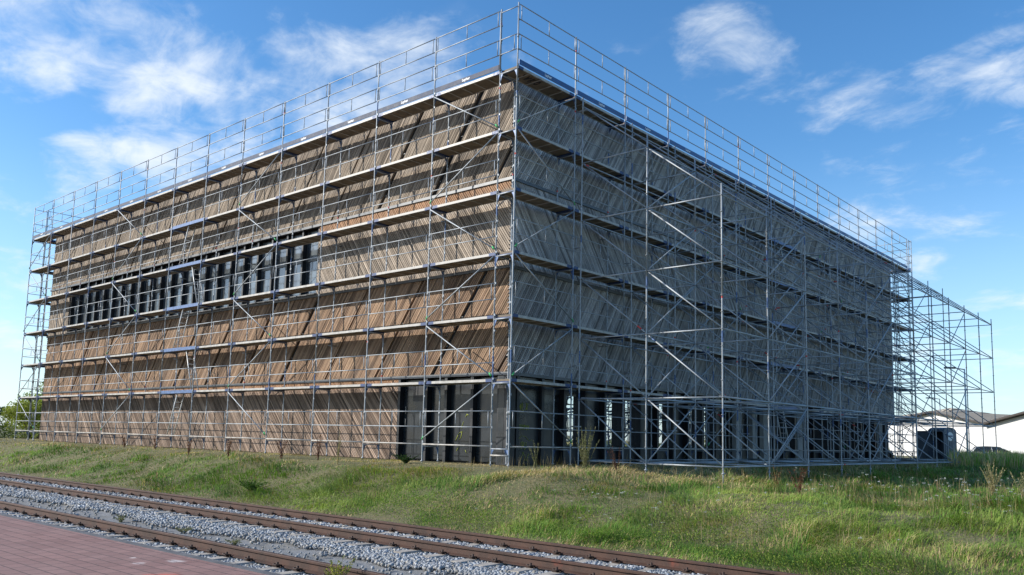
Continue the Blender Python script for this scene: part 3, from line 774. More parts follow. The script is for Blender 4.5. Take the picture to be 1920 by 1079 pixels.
for r_, bays in ((2, (1, 4, 8)), (1, (0, 3, 6, 9)), (0, (2, 5, 8))):
    for b in bays:
        for L in range(top[r_]):
            lb.append(((BX[r_]+.03, yf[b]+.06, BZ+2*L+.06), (BX[r_]+.03, yf[b+1]-.06, BZ+2*L+1.94), .022))
many('face_brace', lb, 100)
pl = []
for b in range(0, 11):
    for r_ in range(2):
        if (b+r_) % 2 == 0: pl.append(((BX[r_]+.05, yf[b]+.05, BZ+2.04), (BX[r_+1]-.05, yf[b+1]-.05, BZ+2.04), .022))
        if b % 3 == r_: pl.append(((BX[r_]+.05, yf[b+1]-.05, BZ+.04), (BX[r_+1]-.05, yf[b]+.05, BZ+.04), .022))
for i in range(11): pl.append(((BX[2]-.09, yf[i], BZ+2.02), (BX[2]-.09, yf[i+1], BZ+2.02), .022)); pl.append(((BX[1]-.09, yf[i], BZ+2.02), (BX[1]-.09, yf[i+1], BZ+2.02), .022)); pl.append(((BX[1]-.09, yf[i], BZ+.02), (BX[1]-.09, yf[i+1], BZ+.02), .022))
many('plan_brace', pl, 100)
tie = []
for i in range(12):
    for L in (0, 1, 3, 5): tie.append(((-.05, yf[i]+.05, BZ+2*L+1.1), (BX[0]+.06, yf[i]+.05, BZ+2*L+1.1), .022))
    tie.append(((-.02, yf[i]+.05, 11.45), (BX[0]+.08, yf[i]+.05, 11.45), .022))
many('tie_tube', tie, 60)

# ------------------------------------------------------------------ vegetation
def leaf_mat(name='foliage', rough=0.6, trans=0.35):
    mt, nt, b = mat(name)
    at = nt.new('ShaderNodeAttribute', attribute_name='Col').outputs['Color']
    nt.put(b.inputs['Base Color'], at); b.inputs['Roughness'].default_value = rough; b.inputs['Specular IOR Level'].default_value = 0.25
    tr = nt.new('ShaderNodeBsdfTranslucent', ins={'Color': nt.mix(1.0, at, (1.0, 1.15, 0.6), 'MULTIPLY')})
    mx = nt.new('ShaderNodeMixShader', ins={0: trans, 1: b.outputs[0], 2: tr.outputs[0]})
    nt.l.new(mx.outputs[0], nt.n['Material Output'].inputs[0])
    return mt
M['leaf'] = leaf_mat()
def blades(x, y, z, h, w, lean, bend, cols, name, label, cat, az=None):
    n = len(x); az = rng.uniform(0, 2*np.pi, n) if az is None else az
    fx, fy = np.cos(az), np.sin(az); sx, sy = -fy, fx
    # face each blade sideways to its lean
    p0 = np.stack([x, y, z-.02], 1); side = np.stack([sx, sy, 0*sx], 1)*w[:, None]*.5; fwd = np.stack([fx, fy, 0*fx], 1)
    up = np.array([0, 0, 1.0])
    mid = p0+up*(h*.55)[:, None]+fwd*(lean*h*.35)[:, None]; tip = p0+up*(h*(1-bend))[:, None]+fwd*(lean*h)[:, None]
    v = np.stack([p0-side, p0+side, mid+side*.8, mid-side*.8, tip], 1).reshape(-1, 3)
    b = np.arange(n)*5
    # quads + triangles as 2 quads: second quad degenerate avoided by using tri list
    t = np.concatenate([np.stack([b, b+1, b+2], 1), np.stack([b, b+2, b+3], 1), np.stack([b+3, b+2, b+4], 1)])
    o = link(name, mesh_np(name, v, t, [M['leaf']], np.repeat(cols, 5, axis=0)))
    return tag(o, label, cat, kind='stuff')
def scatter(n, dmin, dmax, a0, a1, power=1.0):
    u = rng.random(n); d = dmin*(dmax/dmin)**(u**power); a = R(a0)+(R(a1)-R(a0))*rng.random(n)
    return CP.x+d*np.sin(a), CP.y+d*np.cos(a), d
def on_meadow(x, y):
    k = (y > -6.78+0.12*vnoise(x, y*0, 1.5, 4))
    inb = (x < -.9) & (x > XL+.1) & (y > .9) & (y < YR)
    return k & ~inb
G_DARK = np.array([0.080, 0.165, 0.026]); G_MID = np.array([0.195, 0.325, 0.052]); G_YEL = np.array([0.34, 0.41, 0.10]); STRAW = np.array([0.60, 0.46, 0.24]); RUSTY = np.array([0.27, 0.17, 0.09])
def grass_cols(x, y):
    n = len(x)
    n1 = vnoise(x, y, 0.35, 11); n2 = vnoise(x, y, 1.1, 12); n3 = vnoise(x, y, 3.0, 13)
    c = G_MID[None]*(1-n2[:, None])+G_DARK[None]*n2[:, None]
    f = sstep(.45, .8, n1*.6+n3*.4)[:, None]*.8; c = c*(1-f)+G_YEL*f
    # straw: near the foot of the wall, on the crest, and in patches
    crest = sstep(-3.6, -1.4, y)*(1-sstep(2.2, 5.0, x)*sstep(-4, -1, -y*0-2.5))*(x < 5.6)
    patch = sstep(.50, .72, vnoise(x, y, 0.55, 15)*.65+n3*.35)
    lowedge = (1-sstep(-6.7, -5.9, y))*.45
    s = np.clip(crest*(.55+.4*sstep(.1, .5, n2*.5+n3*.5))+patch*.38+lowedge, 0, .95)
    r = rng.random(n); pick = (r < s)[:, None]
    c = np.where(pick, STRAW*(0.55+.6*rng.random((n, 1))), c)
    ru = (rng.random(n) < .05+.10*sstep(2, 9, x)*sstep(-3, 2, y))[:, None]; c = np.where(ru, RUSTY*(.7+.6*rng.random((n, 1))), c)
    return c*(0.7+0.6*rng.random((n, 1))), s
x, y, d = scatter(620000, 9.5, 75, -76, 6, 0.85)
k = on_meadow(x, y) & (x < 15) & (y < 60); x, y, d = x[k], y[k], d[k]
cols, s = grass_cols(x, y)
hn = vnoise(x, y, 0.9, 21)*.6+vnoise(x, y, 2.6, 22)*.4
h = (0.05+0.50*hn**2.6)*(0.5+0.9*rng.random(len(x)))
h *= 1-.62*(1-sstep(-6.8, -5.4, y)); h *= 1-.72*sstep(-3.0, -1.2, y)*(x < 1.6); h *= 1+.25*sstep(2, 6, x)*sstep(-4, 1, y)
w = d*0.00036*(1+rng.random(len(x)))+.0015
wind = 2.6+6.5*(vnoise(x, y, .55, 23)-.5)+rng.normal(0, .8, len(x))
blades(x, y, gz(x, y), h, w, rng.uniform(.2, 1.9, len(x)), rng.uniform(.1, .62, len(x)), cols, 'meadow_grass', 'uneven green and straw coloured grass covering the bank', 'grass', wind)
# fine seeding stalks
x, y, d = scatter(9000, 10, 60, -76, 6, 0.9); k = on_meadow(x, y) & (y > -5.8) & (x < 15) & ((x > 1.5) | (vnoise(x, y, .5, 31) > .5)); x, y, d = x[k], y[k], d[k]
n = len(x); blades(x, y, gz(x, y), rng.uniform(.3, .62, n)*(1-.45*(x < 0)), d*.00028+.001, rng.uniform(0, .5, n), rng.uniform(0, .2, n), STRAW*(0.4+.4*rng.random((n, 1))), 'seed_stalks', 'thin dry seed stalks standing above the meadow grass', 'grass')
# broad-leaved ground cover, small leaves
def leaf_patch(n, cx, cy, rx, ry, hh, size, c0, c1, name, label, cat, kind='stuff', density_noise=True):
    x = cx+rng.normal(0, rx, n); y = cy+rng.normal(0, ry, n); k = on_meadow(x, y); x, y = x[k], y[k]; n = len(x)
    z = gz(x, y)+rng.random(n)**.7*hh
    t = rng.random((n, 1)); c = (c0*(1-t)+c1*t)*(.7+.6*rng.random((n, 1)))
    a = rng.normal(0, 1, (n, 3)); a /= np.linalg.norm(a, axis=1)[:, None]; b = np.cross(a, rng.normal(0, 1, (n, 3))); b /= np.linalg.norm(b, axis=1)[:, None]
    s = size*(.6+.8*rng.random((n, 1))); p = np.stack([x, y, z], 1)
    v = np.stack([p-a*s, p+b*s*.5, p+a*s, p-b*s*.5], 1).reshape(-1, 3); f = np.arange(n*4).reshape(-1, 4)
    o = link(name, mesh_np(name, v, f, [M['leaf']], np.repeat(c, 4, axis=0)))
    return tag(o, label, cat, kind=kind)
v1 = np.array([0.10, 0.18, 0.03]); v2 = np.array([0.27, 0.33, 0.05])
allx = []
for cx, cy, rx, ry in ((4.5, -5.6, 2.0, .45), (7.0, -5.2, 2.4, .6), (-1.5, -5.2, 1.8, .6), (11, -5.8, 1.4, .4), (1.8, -5.0, 2, .6), (9.5, -3.4, 1.6, .8)):
    allx.append((cx, cy, rx, ry))
for q, (cx, cy, rx, ry) in enumerate(allx): pass
x = np.concatenate([cx+rng.normal(0, rx, 4500) for cx, cy, rx, ry in allx]); y = np.concatenate([cy+rng.normal(0, ry, 4500) for cx, cy, rx, ry in allx])
def leaves_at(x, y, z, size, c, name, label, cat, kind='stuff', parent=None):
    n = len(x); a = rng.normal(0, 1, (n, 3)); a /= np.linalg.norm(a, axis=1)[:, None]; b = np.cross(a, rng.normal(0, 1, (n, 3))); b /= np.linalg.norm(b, axis=1)[:, None]
    s = (size*(.6+.8*rng.random(n)))[:, None]; p = np.stack([x, y, z], 1)
    v = np.stack([p-a*s, p+b*s*.5, p+a*s, p-b*s*.5], 1).reshape(-1, 3); f = np.arange(n*4).reshape(-1, 4)
    o = link(name, mesh_np(name, v, f, [M['leaf']], np.repeat(c, 4, axis=0)), parent)
    return tag(o, label, cat, kind=kind) if label else o
k = on_meadow(x, y) & (y < -2.2); x, y = x[k], y[k]; n = len(x); t = rng.random((n, 1))
leaves_at(x, y, gz(x, y)+rng.random(n)*(.10+.18*vnoise(x, y, 1.5, 41)), np.full(n, .015), (v1*(1-t)+v2*t)*(.7+.6*rng.random((n, 1))), 'ground_cover', 'low bright green leafy ground cover along the foot of the bank', 'ground cover')
# white umbel flowers
fl = [(6.3, -4.1, .35, .25, 26), (7.4, -3.2, .7, .4, 12), (8.6, -1.7, 1.0, .8, 10), (11.0, 1.5, 1.2, 1.2, 46), (12.3, 1.0, .8, 1.0, 44), (11.9, 4.2, 1.8, 1.6, 34), (13.6, -1.0, 1.2, 1.3, 26), (14.0, 4, 1.2, 2, 22), (10, -4.5, 2.5, .9, 14), (2, -4.5, 3, .8, 10), (9.0, 1.8, 1.0, .8, 14)]
fx = np.concatenate([a+rng.normal(0, c, n) for a, b, c, d_, n in fl]); fy = np.concatenate([b+rng.normal(0, d_, n) for a, b, c, d_, n in fl])
k = on_meadow(fx, fy); fx, fy = fx[k], fy[k]; k = rng.random(len(fx)) < .72; fx, fy = fx[k], fy[k]; n = len(fx); fz = gz(fx, fy)+rng.uniform(.08, .62, n)
reps = 16; X_ = np.repeat(fx, reps)+rng.normal(0, .018, n*reps); Y_ = np.repeat(fy, reps)+rng.normal(0, .018, n*reps); Z_ = np.repeat(fz, reps)+rng.normal(0, .006, n*reps)
leaves_at(X_, Y_, Z_, np.repeat(rng.uniform(.005, .0125, n), reps), np.full((n*reps, 3), .62)*(.8+.2*rng.random((n*reps, 1))), 'wild_flowers', 'scattered small white umbel flowers in the meadow', 'flowers')
stx = MB()
for a, b, c in zip(fx, fy, fz): stx.tube((a+.02, b, float(gz(a, b))-.02), (a, b, c), .003, 3, 0, False)
me = stx.mesh('flower_stalks', [simple('stalk_green', (.07, .10, .03), .7)]); tag(link('flower_stalks', me), 'thin green stalks carrying the white meadow flowers', 'stalks', kind='stuff')

def weed(loc, H, spread, nstem, leafc, stemc, label, group, nleaf=60, lsize=.02, name='tall_weed', seedc=None):
    x0, y0 = loc; z0 = float(gz(x0, y0)) if y0 > -6.8 else float(bedz(x0, y0))
    t = thing(name, (x0, y0, z0), label, 'plant', group)
    mb = MB(); P = []
    for k in range(nstem):
        a = random.uniform(0, 6.28); s = spread*random.uniform(.2, 1); h = H*random.uniform(.6, 1.0)
        p = [Vector((math.cos(a)*s*.15*random.random(), math.sin(a)*s*.15*random.random(), -.03))]
        for q in range(1, 5):
            f = q/4; p.append(Vector((math.cos(a)*s*f**1.3+random.uniform(-.015, .015), math.sin(a)*s*f**1.3+random.uniform(-.015, .015), h*f)))
        for q in range(4): mb.tube(p[q], p[q+1], .007*(1-q/5), 4, 0, False, .007*(1-(q+1)/5))
        for q in range(nleaf//nstem):
            f = random.uniform(.12, 1); i = min(3, int(f*4)); g = f*4-i
            c = p[i].lerp(p[i+1], g)
            br = Vector((random.gauss(0, 1), random.gauss(0, 1), random.uniform(.2, 1.2)))*(.05*(1.15-f))
            P.append(c+br*random.random()); 
    mb.build('stems', [stemc], t)
    P = np.array([tuple(p) for p in P]); n = len(P); tt = rng.random((n, 1))
    leaves_at(P[:, 0], P[:, 1], P[:, 2], np.full(n, lsize), (leafc[0]*(1-tt)+leafc[1]*tt)*(.7+.6*rng.random((n, 1))), 'leaves', None, None, None, t)
    return t
ST_G = simple('weed_stem_olive', (.12, .12, .05), .8); ST_R = simple('weed_stem_red_brown', (.11, .05, .03), .8); ST_Y = simple('weed_stem_yellow', (.35, .27, .10), .8)
olive = (np.array([.10, .115, .05]), np.array([.24, .22, .12])); redb = (np.array([.09, .035, .02]), np.array([.20, .08, .045])); yel = (np.array([.20, .22, .04]), np.array([.45, .42, .06])); dkg = (np.array([.02, .05, .012]), np.array([.05, .10, .02]))
buff = (np.array([.22, .20, .11]), np.array([.40, .34, .2]))
gw = 'tall weeds standing in the grass bank'
weed((2.6, .35), 1.35, .6, 30, olive, ST_G, 'tall bushy olive weed right of the building corner', gw, 1500, .022)
weed((.9, .2), .85, .28, 8, olive, ST_G, 'slim branching olive weed between corner and bushy weed', gw, 320, .02)
weed((3.3, .9), .9, .3, 9, redb, ST_R, 'reddish weed beside the tall bushy olive weed', gw, 300, .018)
for (xx, yy, hh, lab) in ((-18.5, -1.9, .75, 'dark red dock plant on the crest below the ladder'), (-14.3, -2.6, .7, 'second dark red dock plant on the bank left of centre'), (-8.6, -2.2, .8, 'rust coloured dock plant below the fourth standard'), (-6.9, -1.9, .95, 'brown dock plant beside the dry yellow weed'), (-22.5, -1.4, .6, 'small brown dock plant far along the crest'), (-11.4, -2.6, .8, 'red brown dock stem in the middle of the bank'), (8.6, .8, .75, 'russet dock plant in the grass before the prop scaffold')):
    weed((xx, yy), hh, .26, 10, redb, ST_R, lab, gw, 260, .022, 'dock_plant')
weed((-5.3, -2.3), 1.15, .16, 8, buff, ST_Y, 'dry yellow stalky weed on the bank below the brown wall', gw, 380, .016)
weed((-3.6, -.9), .30, .5, 20, dkg, ST_G, 'low dark green bush at the foot of the timber wall', gw, 1800, .022, 'low_bush')
weed((-5.6, -5.2), .34, .6, 30, (dkg[1], v1), ST_G, 'low rounded green clump at the foot of the bank near the far rail', gw, 2600, .02, 'low_bush')
weed((8.05, -12.42), .42, .26, 18, yel, ST_G, 'yellow flowering weed growing over the near rail', gw, 900, .013, 'flowering_weed')
weed((11.7, 5.6), 1.0, .4, 18, buff, ST_Y, 'pale feathery weed in the meadow before the toilet', gw, 900, .018)
weed((12.8, 3.4), .75, .4, 14, buff, ST_G, 'grey green feathery weed left of the pale patch', gw, 600, .018)
weed((13.2, 2.2), .65, .4, 14, olive, ST_G, 'bushy olive weed in the right hand meadow', gw, 600, .018)
weed((6.6, 4.0), .7, .2, 8, redb, ST_Y, 'orange tinged weed at the foot of the corner prop', gw, 240, .02)
weed((-1.5, -10.9), .16, .25, 14, olive, ST_G, 'tuft of dusty weed between the two tracks', gw, 300, .014)
weed((1.0, -10.8), .13, .25, 14, olive, ST_G, 'low dusty tuft in the grit nearer the platform', gw, 300, .014)
weed((3.2, -11.0), .10, .3, 12, olive, ST_G, 'flat dusty tuft in the grit beside the near rail', gw, 240, .014)

# bushes and shrubs
def bush(loc, rx, ry, H, c0, c1, label, n=9000, size=.09, group='bushes beyond the building', name='bush'):
    x0, y0 = loc; z0 = float(gz(x0, y0)); t = thing(name, (x0, y0, z0), label, 'bush' if name == 'bush' else 'tree', group)
    mb = MB(); cl = []
    for k in range(14):
        a = random.uniform(0, 6.28); r = random.random()**.5; h = H*random.uniform(.45, .95)*(1-.35*r)
        p = Vector((math.cos(a)*rx*r, math.sin(a)*ry*r, h)); cl.append((p, random.uniform(.22, .42)*min(rx, H)))
        mb.tube((p.x*.15, p.y*.15, -.1), p*.55, .045, 5, 0, False, .03); mb.tube(p*.55, p, .03, 5, 0, False, .01)
    mb.build('trunk', [simple(label[:12]+'_bark', (.09, .07, .05), .9)], t)
    P = []; 
    for i in range(n):
        c, r = random.choice(cl); v = Vector((random.gauss(0, 1), random.gauss(0, 1), random.gauss(0, .8))).normalized()*r*random.random()**.45
        q = c+v
        if random.random() < .3: q = Vector((q.x*1.05, q.y*1.05, q.z*random.random()))
        P.append((q.x, q.y, max(0.02, q.z)))
    P = np.array(P); tt = rng.random((n, 1))*.5+.5*vnoise(P[:, 0], P[:, 2], .9, 51)[:, None]
    leaves_at(P[:, 0], P[:, 1], P[:, 2], np.full(n, size), (c0*(1-tt)+c1*tt)*(.7+.6*rng.random((n, 1))), 'crown', None, None, None, t)
    return t
wil0 = np.array([.13, .18, .05]); wil1 = np.array([.32, .38, .12]); yb = np.array([.30, .30, .03])
bush((-50, 9), 3.2, 3, 5.6, wil0, wil1, 'pale green willow bush behind the far left scaffold end', 12000, .10)
bush((-56, 8), 3.5, 3, 5.0, wil0, wil1, 'wide willow bush left of the far scaffold end', 12000, .10)
bush((-49, 4), 2.2, 2, 3.2, wil1*.8, yb, 'yellow green shrub under the willow bush', 9000, .07)
bush((-52.5, 1.5), 2.4, 2, 2.4, wil0, wil1, 'low grey green shrub at the far left edge', 8000, .08)
bush((-60, 14), 4.5, 4, 6.5, wil0*.8, wil1*.8, 'darker tall bush farthest behind on the left', 12000, .13)

# distant tree belts
def belt(pts, H, n, label, name='distant_woodland', c0=np.array([.045, .075, .035]), c1=np.array([.10, .13, .06])):
    P = []
    for i in range(n):
        k = random.randrange(len(pts)-1); f = random.random(); a = Vector(pts[k]).lerp(Vector(pts[k+1]), f)
        hh = H*(.55+.45*float(vnoise(a.x*1.0, a.y*1.0, .06, 61)))*random.random()**.6
        P.append((a.x+random.gauss(0, 4), a.y+random.gauss(0, 4), -.6+hh))
    P = np.array(P); tt = rng.random((n, 1))
    return leaves_at(P[:, 0], P[:, 1], P[:, 2], np.full(n, .8), (c0*(1-tt)+c1*tt), name, label, 'woodland')
belt([(-420, 60), (-330, 200), (-260, 330)], 12, 9000, 'hazy green woodland on the far left horizon')
belt([(-120, 330), (0, 360), (60, 340), (140, 330)], 9, 9000, 'low tree line on the far right horizon')

# ------------------------------------------------------------------ right-hand background
import itertools
def ray_at(u, v, dist):
    a = (u-960+19.03)/1586.926; b = -(v-539.5-96.58)/1586.926
    d = r2*a+u2*b+fw; return CP+d*(dist/math.hypot(d.x, d.y))
def yard_weeds():
    n = 30000; a = R(-14)+rng.random(n)*R(18); d = 48+rng.random(n)*32
    x = CP.x+d*np.sin(a); y = CP.y+d*np.cos(a); k = ((x > 1) | (y > 44)); x, y, d = x[k], y[k], d[k]; n = len(x)
    hn = vnoise(x, y, .5, 71)
    c = np.where((rng.random(n) < .62)[:, None], STRAW*(.7+.7*rng.random((n, 1))), G_MID*(.8+.8*rng.random((n, 1))))
    blades(x, y, gz(x, y), .45+.85*hn*rng.random(n), np.full(n, .045), rng.uniform(0, .5, n), rng.uniform(0, .2, n), c, 'tall_dry_grass', 'tall straw coloured weeds in the yard before the white halls', 'grass')
yard_weeds()
M['wall_white'] = simple('white_render', (.64, .64, .63), .8, 0, .05, .6)
def corr_mat(ax=0, fr=7.0):
    mt, nt, b = mat('corrugated_fibre_roof')
    oc = nt.new('ShaderNodeTexCoord').outputs['Object']
    x_ = nt.new('ShaderNodeSeparateXYZ', ins={0: oc}).outputs[ax]
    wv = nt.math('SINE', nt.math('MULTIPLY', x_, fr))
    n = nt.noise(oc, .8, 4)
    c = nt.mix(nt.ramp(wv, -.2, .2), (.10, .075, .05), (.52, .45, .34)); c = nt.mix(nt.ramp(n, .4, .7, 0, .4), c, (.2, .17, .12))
    nt.put(b.inputs['Base Color'], c); b.inputs['Roughness'].default_value = .9
    return mt
M['corr'] = corr_mat(); M['corr_y'] = corr_mat(0, 11.0); M['verge'] = simple('dark_verge_board', (.06, .05, .045), .8)
def gable_hall(u_l, u_r, peak, eave_l, eave_r, dl, dr, depth, label, over=.5):
    """gable wall between two image-surveyed feet, ridge running back"""
    A = ray_at(*eave_l, dl); B = ray_at(*eave_r, dr); ux = Vector((B.x-A.x, B.y-A.y, 0)); Lx = ux.length; ux.normalize()
    back = Vector((-ux.y, ux.x, 0)); 
    if back.dot(fw) < 0: back = -back
    f = (peak[0]-eave_l[0])/(eave_r[0]-eave_l[0]); Pk = ray_at(*peak, dl+(dr-dl)*f)
    g0 = -.9; org = Vector((A.x, A.y, 0)); th = thing('white_hall', org, label, 'building', 'white halls in the yard', math.atan2(ux.y, ux.x))
    pf = (Vector((Pk.x, Pk.y, 0))-org).dot(ux); yb = depth if back.dot(Vector((-ux.y, ux.x, 0))) > 0 else -depth
    ha, hbz, hp = A.z, B.z, Pk.z
    mb = MB(); mb.poly([(0,0,g0),(Lx,0,g0),(Lx,0,hbz),(pf,0,hp),(0,0,ha),(0,yb,g0),(Lx,yb,g0),(Lx,yb,hbz),(pf,yb,hp),(0,yb,ha)], [(0,1,2,3,4),(9,8,7,6,5),(0,4,9,5),(1,6,7,2),(0,5,6,1)])
    mb.build('wall', [M['wall_white']], th)
    s = 1 if yb > 0 else -1
    mb = MB(); t_ = .18; yo = -over*s
    top = [(-.4, ha-.05), (pf, hp+.02), (Lx+.4, hbz-.05)]
    for (xa, za), (xb, zb) in zip(top[:-1], top[1:]):
        b0_ = len(mb.m); mb.poly([(xa,yo,za+.02),(xb,yo,zb+.02),(xb,yb,zb+.02),(xa,yb,za+.02),(xa,yo,za+t_),(xb,yo,zb+t_),(xb,yb,zb+t_),(xa,yb,za+t_)],
                [(0,1,2,3),(7,6,5,4),(0,4,5,1),(2,6,7,3),(1,5,6,2),(0,3,7,4)]); 
    for q in (1, 7): mb.m[q] = 1
    mb.build('roof', [M['verge'], M['corr_y']], th)
    return th
gable_hall(0, 0, (1754.5, 775), (1655, 797), (1850, 797), 100, 92, 40, 'white gabled hall behind the portable toilet')
gable_hall(0, 0, (2010, 757), (1850, 798), (2190, 797), 90.5, 82, 30, 'white gabled hall at the right edge behind the parked car', .6)
# big hall behind with a corrugated roof slope towards us
def back_hall():
    pts = [(1665, 800), (1668, 783), (1784, 765), (1925, 785), (2100, 800)]
    A = ray_at(1665, 783, 150); B = ray_at(1784, 765, 128); C_ = ray_at(1960, 790, 150)
    th = thing('corrugated_roof_hall', (B.x, B.y, 0), 'hall with striped corrugated roof rising behind the white gables', 'building')
    mb = MB()
    # hip-like roof: ridge A-B-C, eaves nearer and lower
    ea = ray_at(1650, 803, 118); eb = ray_at(1800, 806, 106); ec = ray_at(2010, 806, 118)
    Q = [A, B, C_, ea, eb, ec]; Q = [q-Vector((B.x, B.y, 0)) for q in Q]
    bk = Vector((fw.x, fw.y, 0)).normalized()*25; bk.z = -3.0
    Q += [Q[0]+bk, Q[1]+bk, Q[2]+bk]
    mb.poly(Q, [(3,4,1,0),(4,5,2,1),(0,1,7,6),(1,2,8,7)])
    mb.poly([q-Vector((0, 0, .25)) for q in Q], [(0,1,4,3),(1,2,5,4)])
    mb.build('roof', [M['corr']], th)
    w = MB(); E_ = [Q[3], Q[4], Q[5]]; lo = [Vector((q.x, q.y, -.9)) for q in E_]; iv = [Vector((q.x, q.y, q.z-.28)) for q in E_]
    bb = Vector((fw.x, fw.y, 0)).normalized()*1.0
    w.poly([p+bb for p in iv]+[p+bb for p in lo], [(0,1,4,3),(1,2,5,4)]); w.build('wall', [M['wall_white']], th)
back_hall()
# portable toilet
def toilet():
    c = ray_at(1768, 862, 60); c.z = float(gz(c.x, c.y))
    th = thing('portable_toilet', c, 'dark blue grey portable toilet with rounded roof and its door open', 'toilet', None, R(-24))
    m1 = simple('toilet_plastic', (.10, .12, .15), .5, 0, .15, 2); m2 = simple('toilet_door_plastic', (.13, .145, .165), .5, 0, .15, 2)
    w, d, H = 1.12, 1.15, 2.2
    def arch(y0, y1, x0, x1, mi=0):
        mb_ = []
        n = 8; prof = [(x0, 0), (x1, 0), (x1, H-.35)]+[((x0+x1)/2+(x1-x0)/2*math.cos(math.pi*k/n/1.0), H-.35+.32*math.sin(math.pi*k/n)) for k in range(1, n)]+[(x0, H-.35)]
        return prof
    # body: three walls with arched profile seen from the side
    mb = MB(); n = 8
    prof = [(-d/2, 0), (d/2, 0), (d/2, H-.3)]+[(d/2*math.cos(math.pi*k/n), H-.3+.28*math.sin(math.pi*k/n)) for k in range(1, n)]+[(-d/2, H-.3)]
    L = len(prof)
    for x0, x1 in ((w/2-.05, w/2), (-w/2, -w/2+.05)):
        mb.poly([(x0, a, b) for a, b in prof]+[(x1, a, b) for a, b in prof], [tuple(range(L))[::-1], tuple(range(L, 2*L))]+[(i, (i+1) % L, L+(i+1) % L, L+i) for i in range(L)])
    mb.box((-w/2+.05, d/2-.05, 0), (w/2-.05, d/2-.005, H-.3)); mb.box((-w/2+.05, -d/2+.01, 0), (w/2-.05, d/2-.05, .18)); mb.box((-w/2+.05, -d/2+.005, 1.95), (w/2-.05, -d/2+.06, H-.3))
    for k in range(5): mb.box((w/2, -d/2+.12+k*.2, .3), (w/2+.02, -d/2+.17+k*.2, 1.3))
    mb.build('cabin', [m1], th)
    mb = MB(); mb.poly([(-w/2+.05, a, b) for a, b in prof[2:]]+[(w/2-.05, a, b) for a, b in prof[2:]], [(i, i+1, L-2+i+1, L-2+i) for i in range(L-3)], 0, True)
    mb.build('roof', [m2], th)
    mb = MB(); mb.box((0, -.03, .2), (.80, .03, 1.95)); o_ = mb.build('door', [m2], th, (-w/2, -d/2, 0)); o_.rotation_euler = (0, 0, R(185))
    e = MB(); e.box((.68, -.06, 1.0), (.74, -.031, 1.15)); e.build('handle', [M['alu']], o_)
    s_ = MB(); n = 20
    s_.poly([(w/2+.022, -.02+.27*math.cos(6.283*k/n), 1.62+.27*math.sin(6.283*k/n)) for k in range(n)]+[(w/2+.03, -.02+.27*math.cos(6.283*k/n), 1.62+.27*math.sin(6.283*k/n)) for k in range(n)], [tuple(range(n, 2*n))]+[(i, (i+1) % n, n+(i+1) % n, n+i) for i in range(n)])
    sg = s_.build('round_sign', [M['white']], th)
    s_ = MB(); s_.box((w/2+.0302, -.22, 1.60), (w/2+.034, .18, 1.68)); s_.build('sign_band', [M['blue']], sg)
toilet()
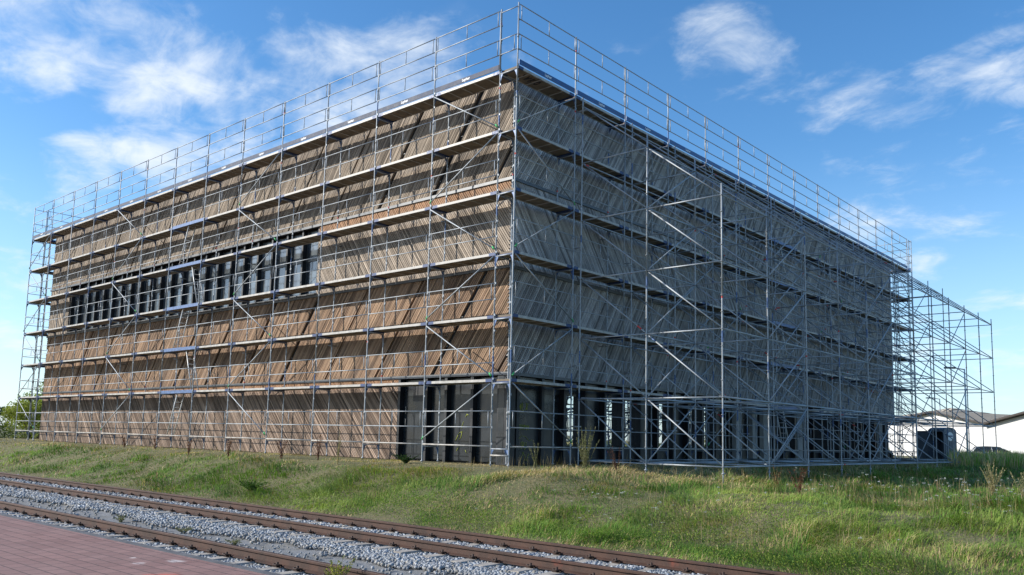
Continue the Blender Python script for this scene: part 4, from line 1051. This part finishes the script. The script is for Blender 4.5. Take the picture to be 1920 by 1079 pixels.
# parked car, mostly hidden in the weeds
def car():
    c = ray_at(1866, 846, 80); c.z = float(gz(c.x, c.y))-.38
    th = thing('parked_car', c, 'grey car parked behind the weeds before the white halls', 'car', None, R(20))
    body = simple('car_paint_grey', (.34, .36, .38), .3, .5, .05, 1); gl_ = simple('car_glass', (.02, .025, .03), .08, 0, .1, 1); tyre = simple('tyre_rubber', (.02, .02, .02), .9); rim = simple('alloy_rim', (.5, .5, .5), .4, .8)
    pr = [(-2.2, .35), (-2.25, .75), (-2.1, .98), (-1.5, 1.04), (1.1, 1.02), (2.0, .86), (2.2, .62), (2.2, .35)]
    mb = MB(); L = len(pr); W2 = .88
    sec = [(-W2, 1.0), (-W2+.06, 1.02), (W2-.06, 1.02), (W2, 1.0)]
    pts = [];
    for y_ in (-W2, W2): pts += [(a, y_, b) for a, b in pr]
    mb.poly(pts, [tuple(range(L)), tuple(range(L, 2*L))[::-1]]+[((i+1) % L, i, L+i, L+(i+1) % L) for i in range(L)])
    mb.build('body', [body], th)
    cab = [(-1.75, 1.0), (-1.35, 1.42), (-.7, 1.47), (.25, 1.44), (1.05, 1.02)]
    mb = MB(); L = len(cab); pts = [(a, -.80+(.16 if b > 1.1 else 0), b) for a, b in cab]+[(a, .80-(.16 if b > 1.1 else 0), b) for a, b in cab]
    mb.poly(pts, [tuple(range(L)), tuple(range(L, 2*L))[::-1]]+[(i+1, i, L+i, L+i+1) for i in range(L-1)]); mb.build('windows', [gl_], th)
    mb = MB(); mb.poly([(-1.38, -.66, 1.425), (-.7, -.66, 1.475), (.3, -.66, 1.445), (.3, .66, 1.445), (-.7, .66, 1.475), (-1.38, .66, 1.425), (-1.38, -.66, 1.46), (-.7, -.66, 1.51), (.3, -.66, 1.48), (.3, .66, 1.48), (-.7, .66, 1.51), (-1.38, .66, 1.46)],
        [(6,7,10,11),(7,8,9,10),(0,1,7,6),(1,2,8,7),(2,3,9,8),(3,4,10,9),(4,5,11,10),(5,0,6,11)]); 
    for s in (-1, 1):
        mb.tube((-1.75, s*.79, 1.0), (-1.36, s*.65, 1.44), .03, 5); mb.tube((1.05, s*.79, 1.02), (.27, s*.65, 1.46), .03, 5); mb.tube((-.3, s*.80, 1.0), (-.35, s*.65, 1.46), .03, 5)
    mb.build('roof', [body], th)
    for a in (-1.4, 1.4):
        for s in (-1, 1):
            mb = MB(); mb.tube((a, s*.74, .33), (a, s*.93, .33), .33, 16); wv = mb.build('wheel', [tyre], th)
            mb = MB(); mb.tube((a, s*.931, .33), (a, s*.94, .33), .20, 12); mb.build('rim', [rim], wv)
    for s in (-1, 1):
        mb = MB(); mb.box((2.12, s*.62-.16, .66), (2.215, s*.62+.16, .78)); mb.build('headlight', [M['white']], th)
car()
def lamp(u, vt, dist, label, arm):
    c = ray_at(u, 838, dist); t_ = ray_at(u, vt, dist); g = float(gz(c.x, c.y)); H = t_.z-g
    th = thing('street_lamp', (c.x, c.y, g), label, 'street lamp', 'street lamps in the yard')
    mb = MB(); mb.tube((0, 0, 0), (0, 0, H), .075, 8, 0, True, .045); mb.build('pole', [M['white'] if arm > 0 else M['galv_dull']], th)
    ax = Vector((r2.x, r2.y, 0)).normalized()*-1
    mb = MB(); e = Vector((0, 0, H-.05)); mb.tube(e, e+ax*.7+Vector((0, 0, .1)), .035, 6)
    h0 = e+ax*.65+Vector((0, 0, .1)); mb.poly([h0+ax*a+Vector((-ax.y, ax.x, 0))*b+Vector((0, 0, c_)) for c_ in (-.06, .06) for a, b in ((0, -.12), (.75, -.12), (.75, .12), (0, .12))], [(0,3,2,1),(4,5,6,7),(0,1,5,4),(1,2,6,5),(2,3,7,6),(3,0,4,7)])
    mb.build('lamp_head', [M['flash']], th)
lamp(1814, 692, 68, 'white street lamp seen through the outer props', 1)
lamp(1765, 748, 100, 'small distant street lamp above the corrugated roof', -1)
# sky is the world; nothing more
print('objects', len(bpy.data.objects))
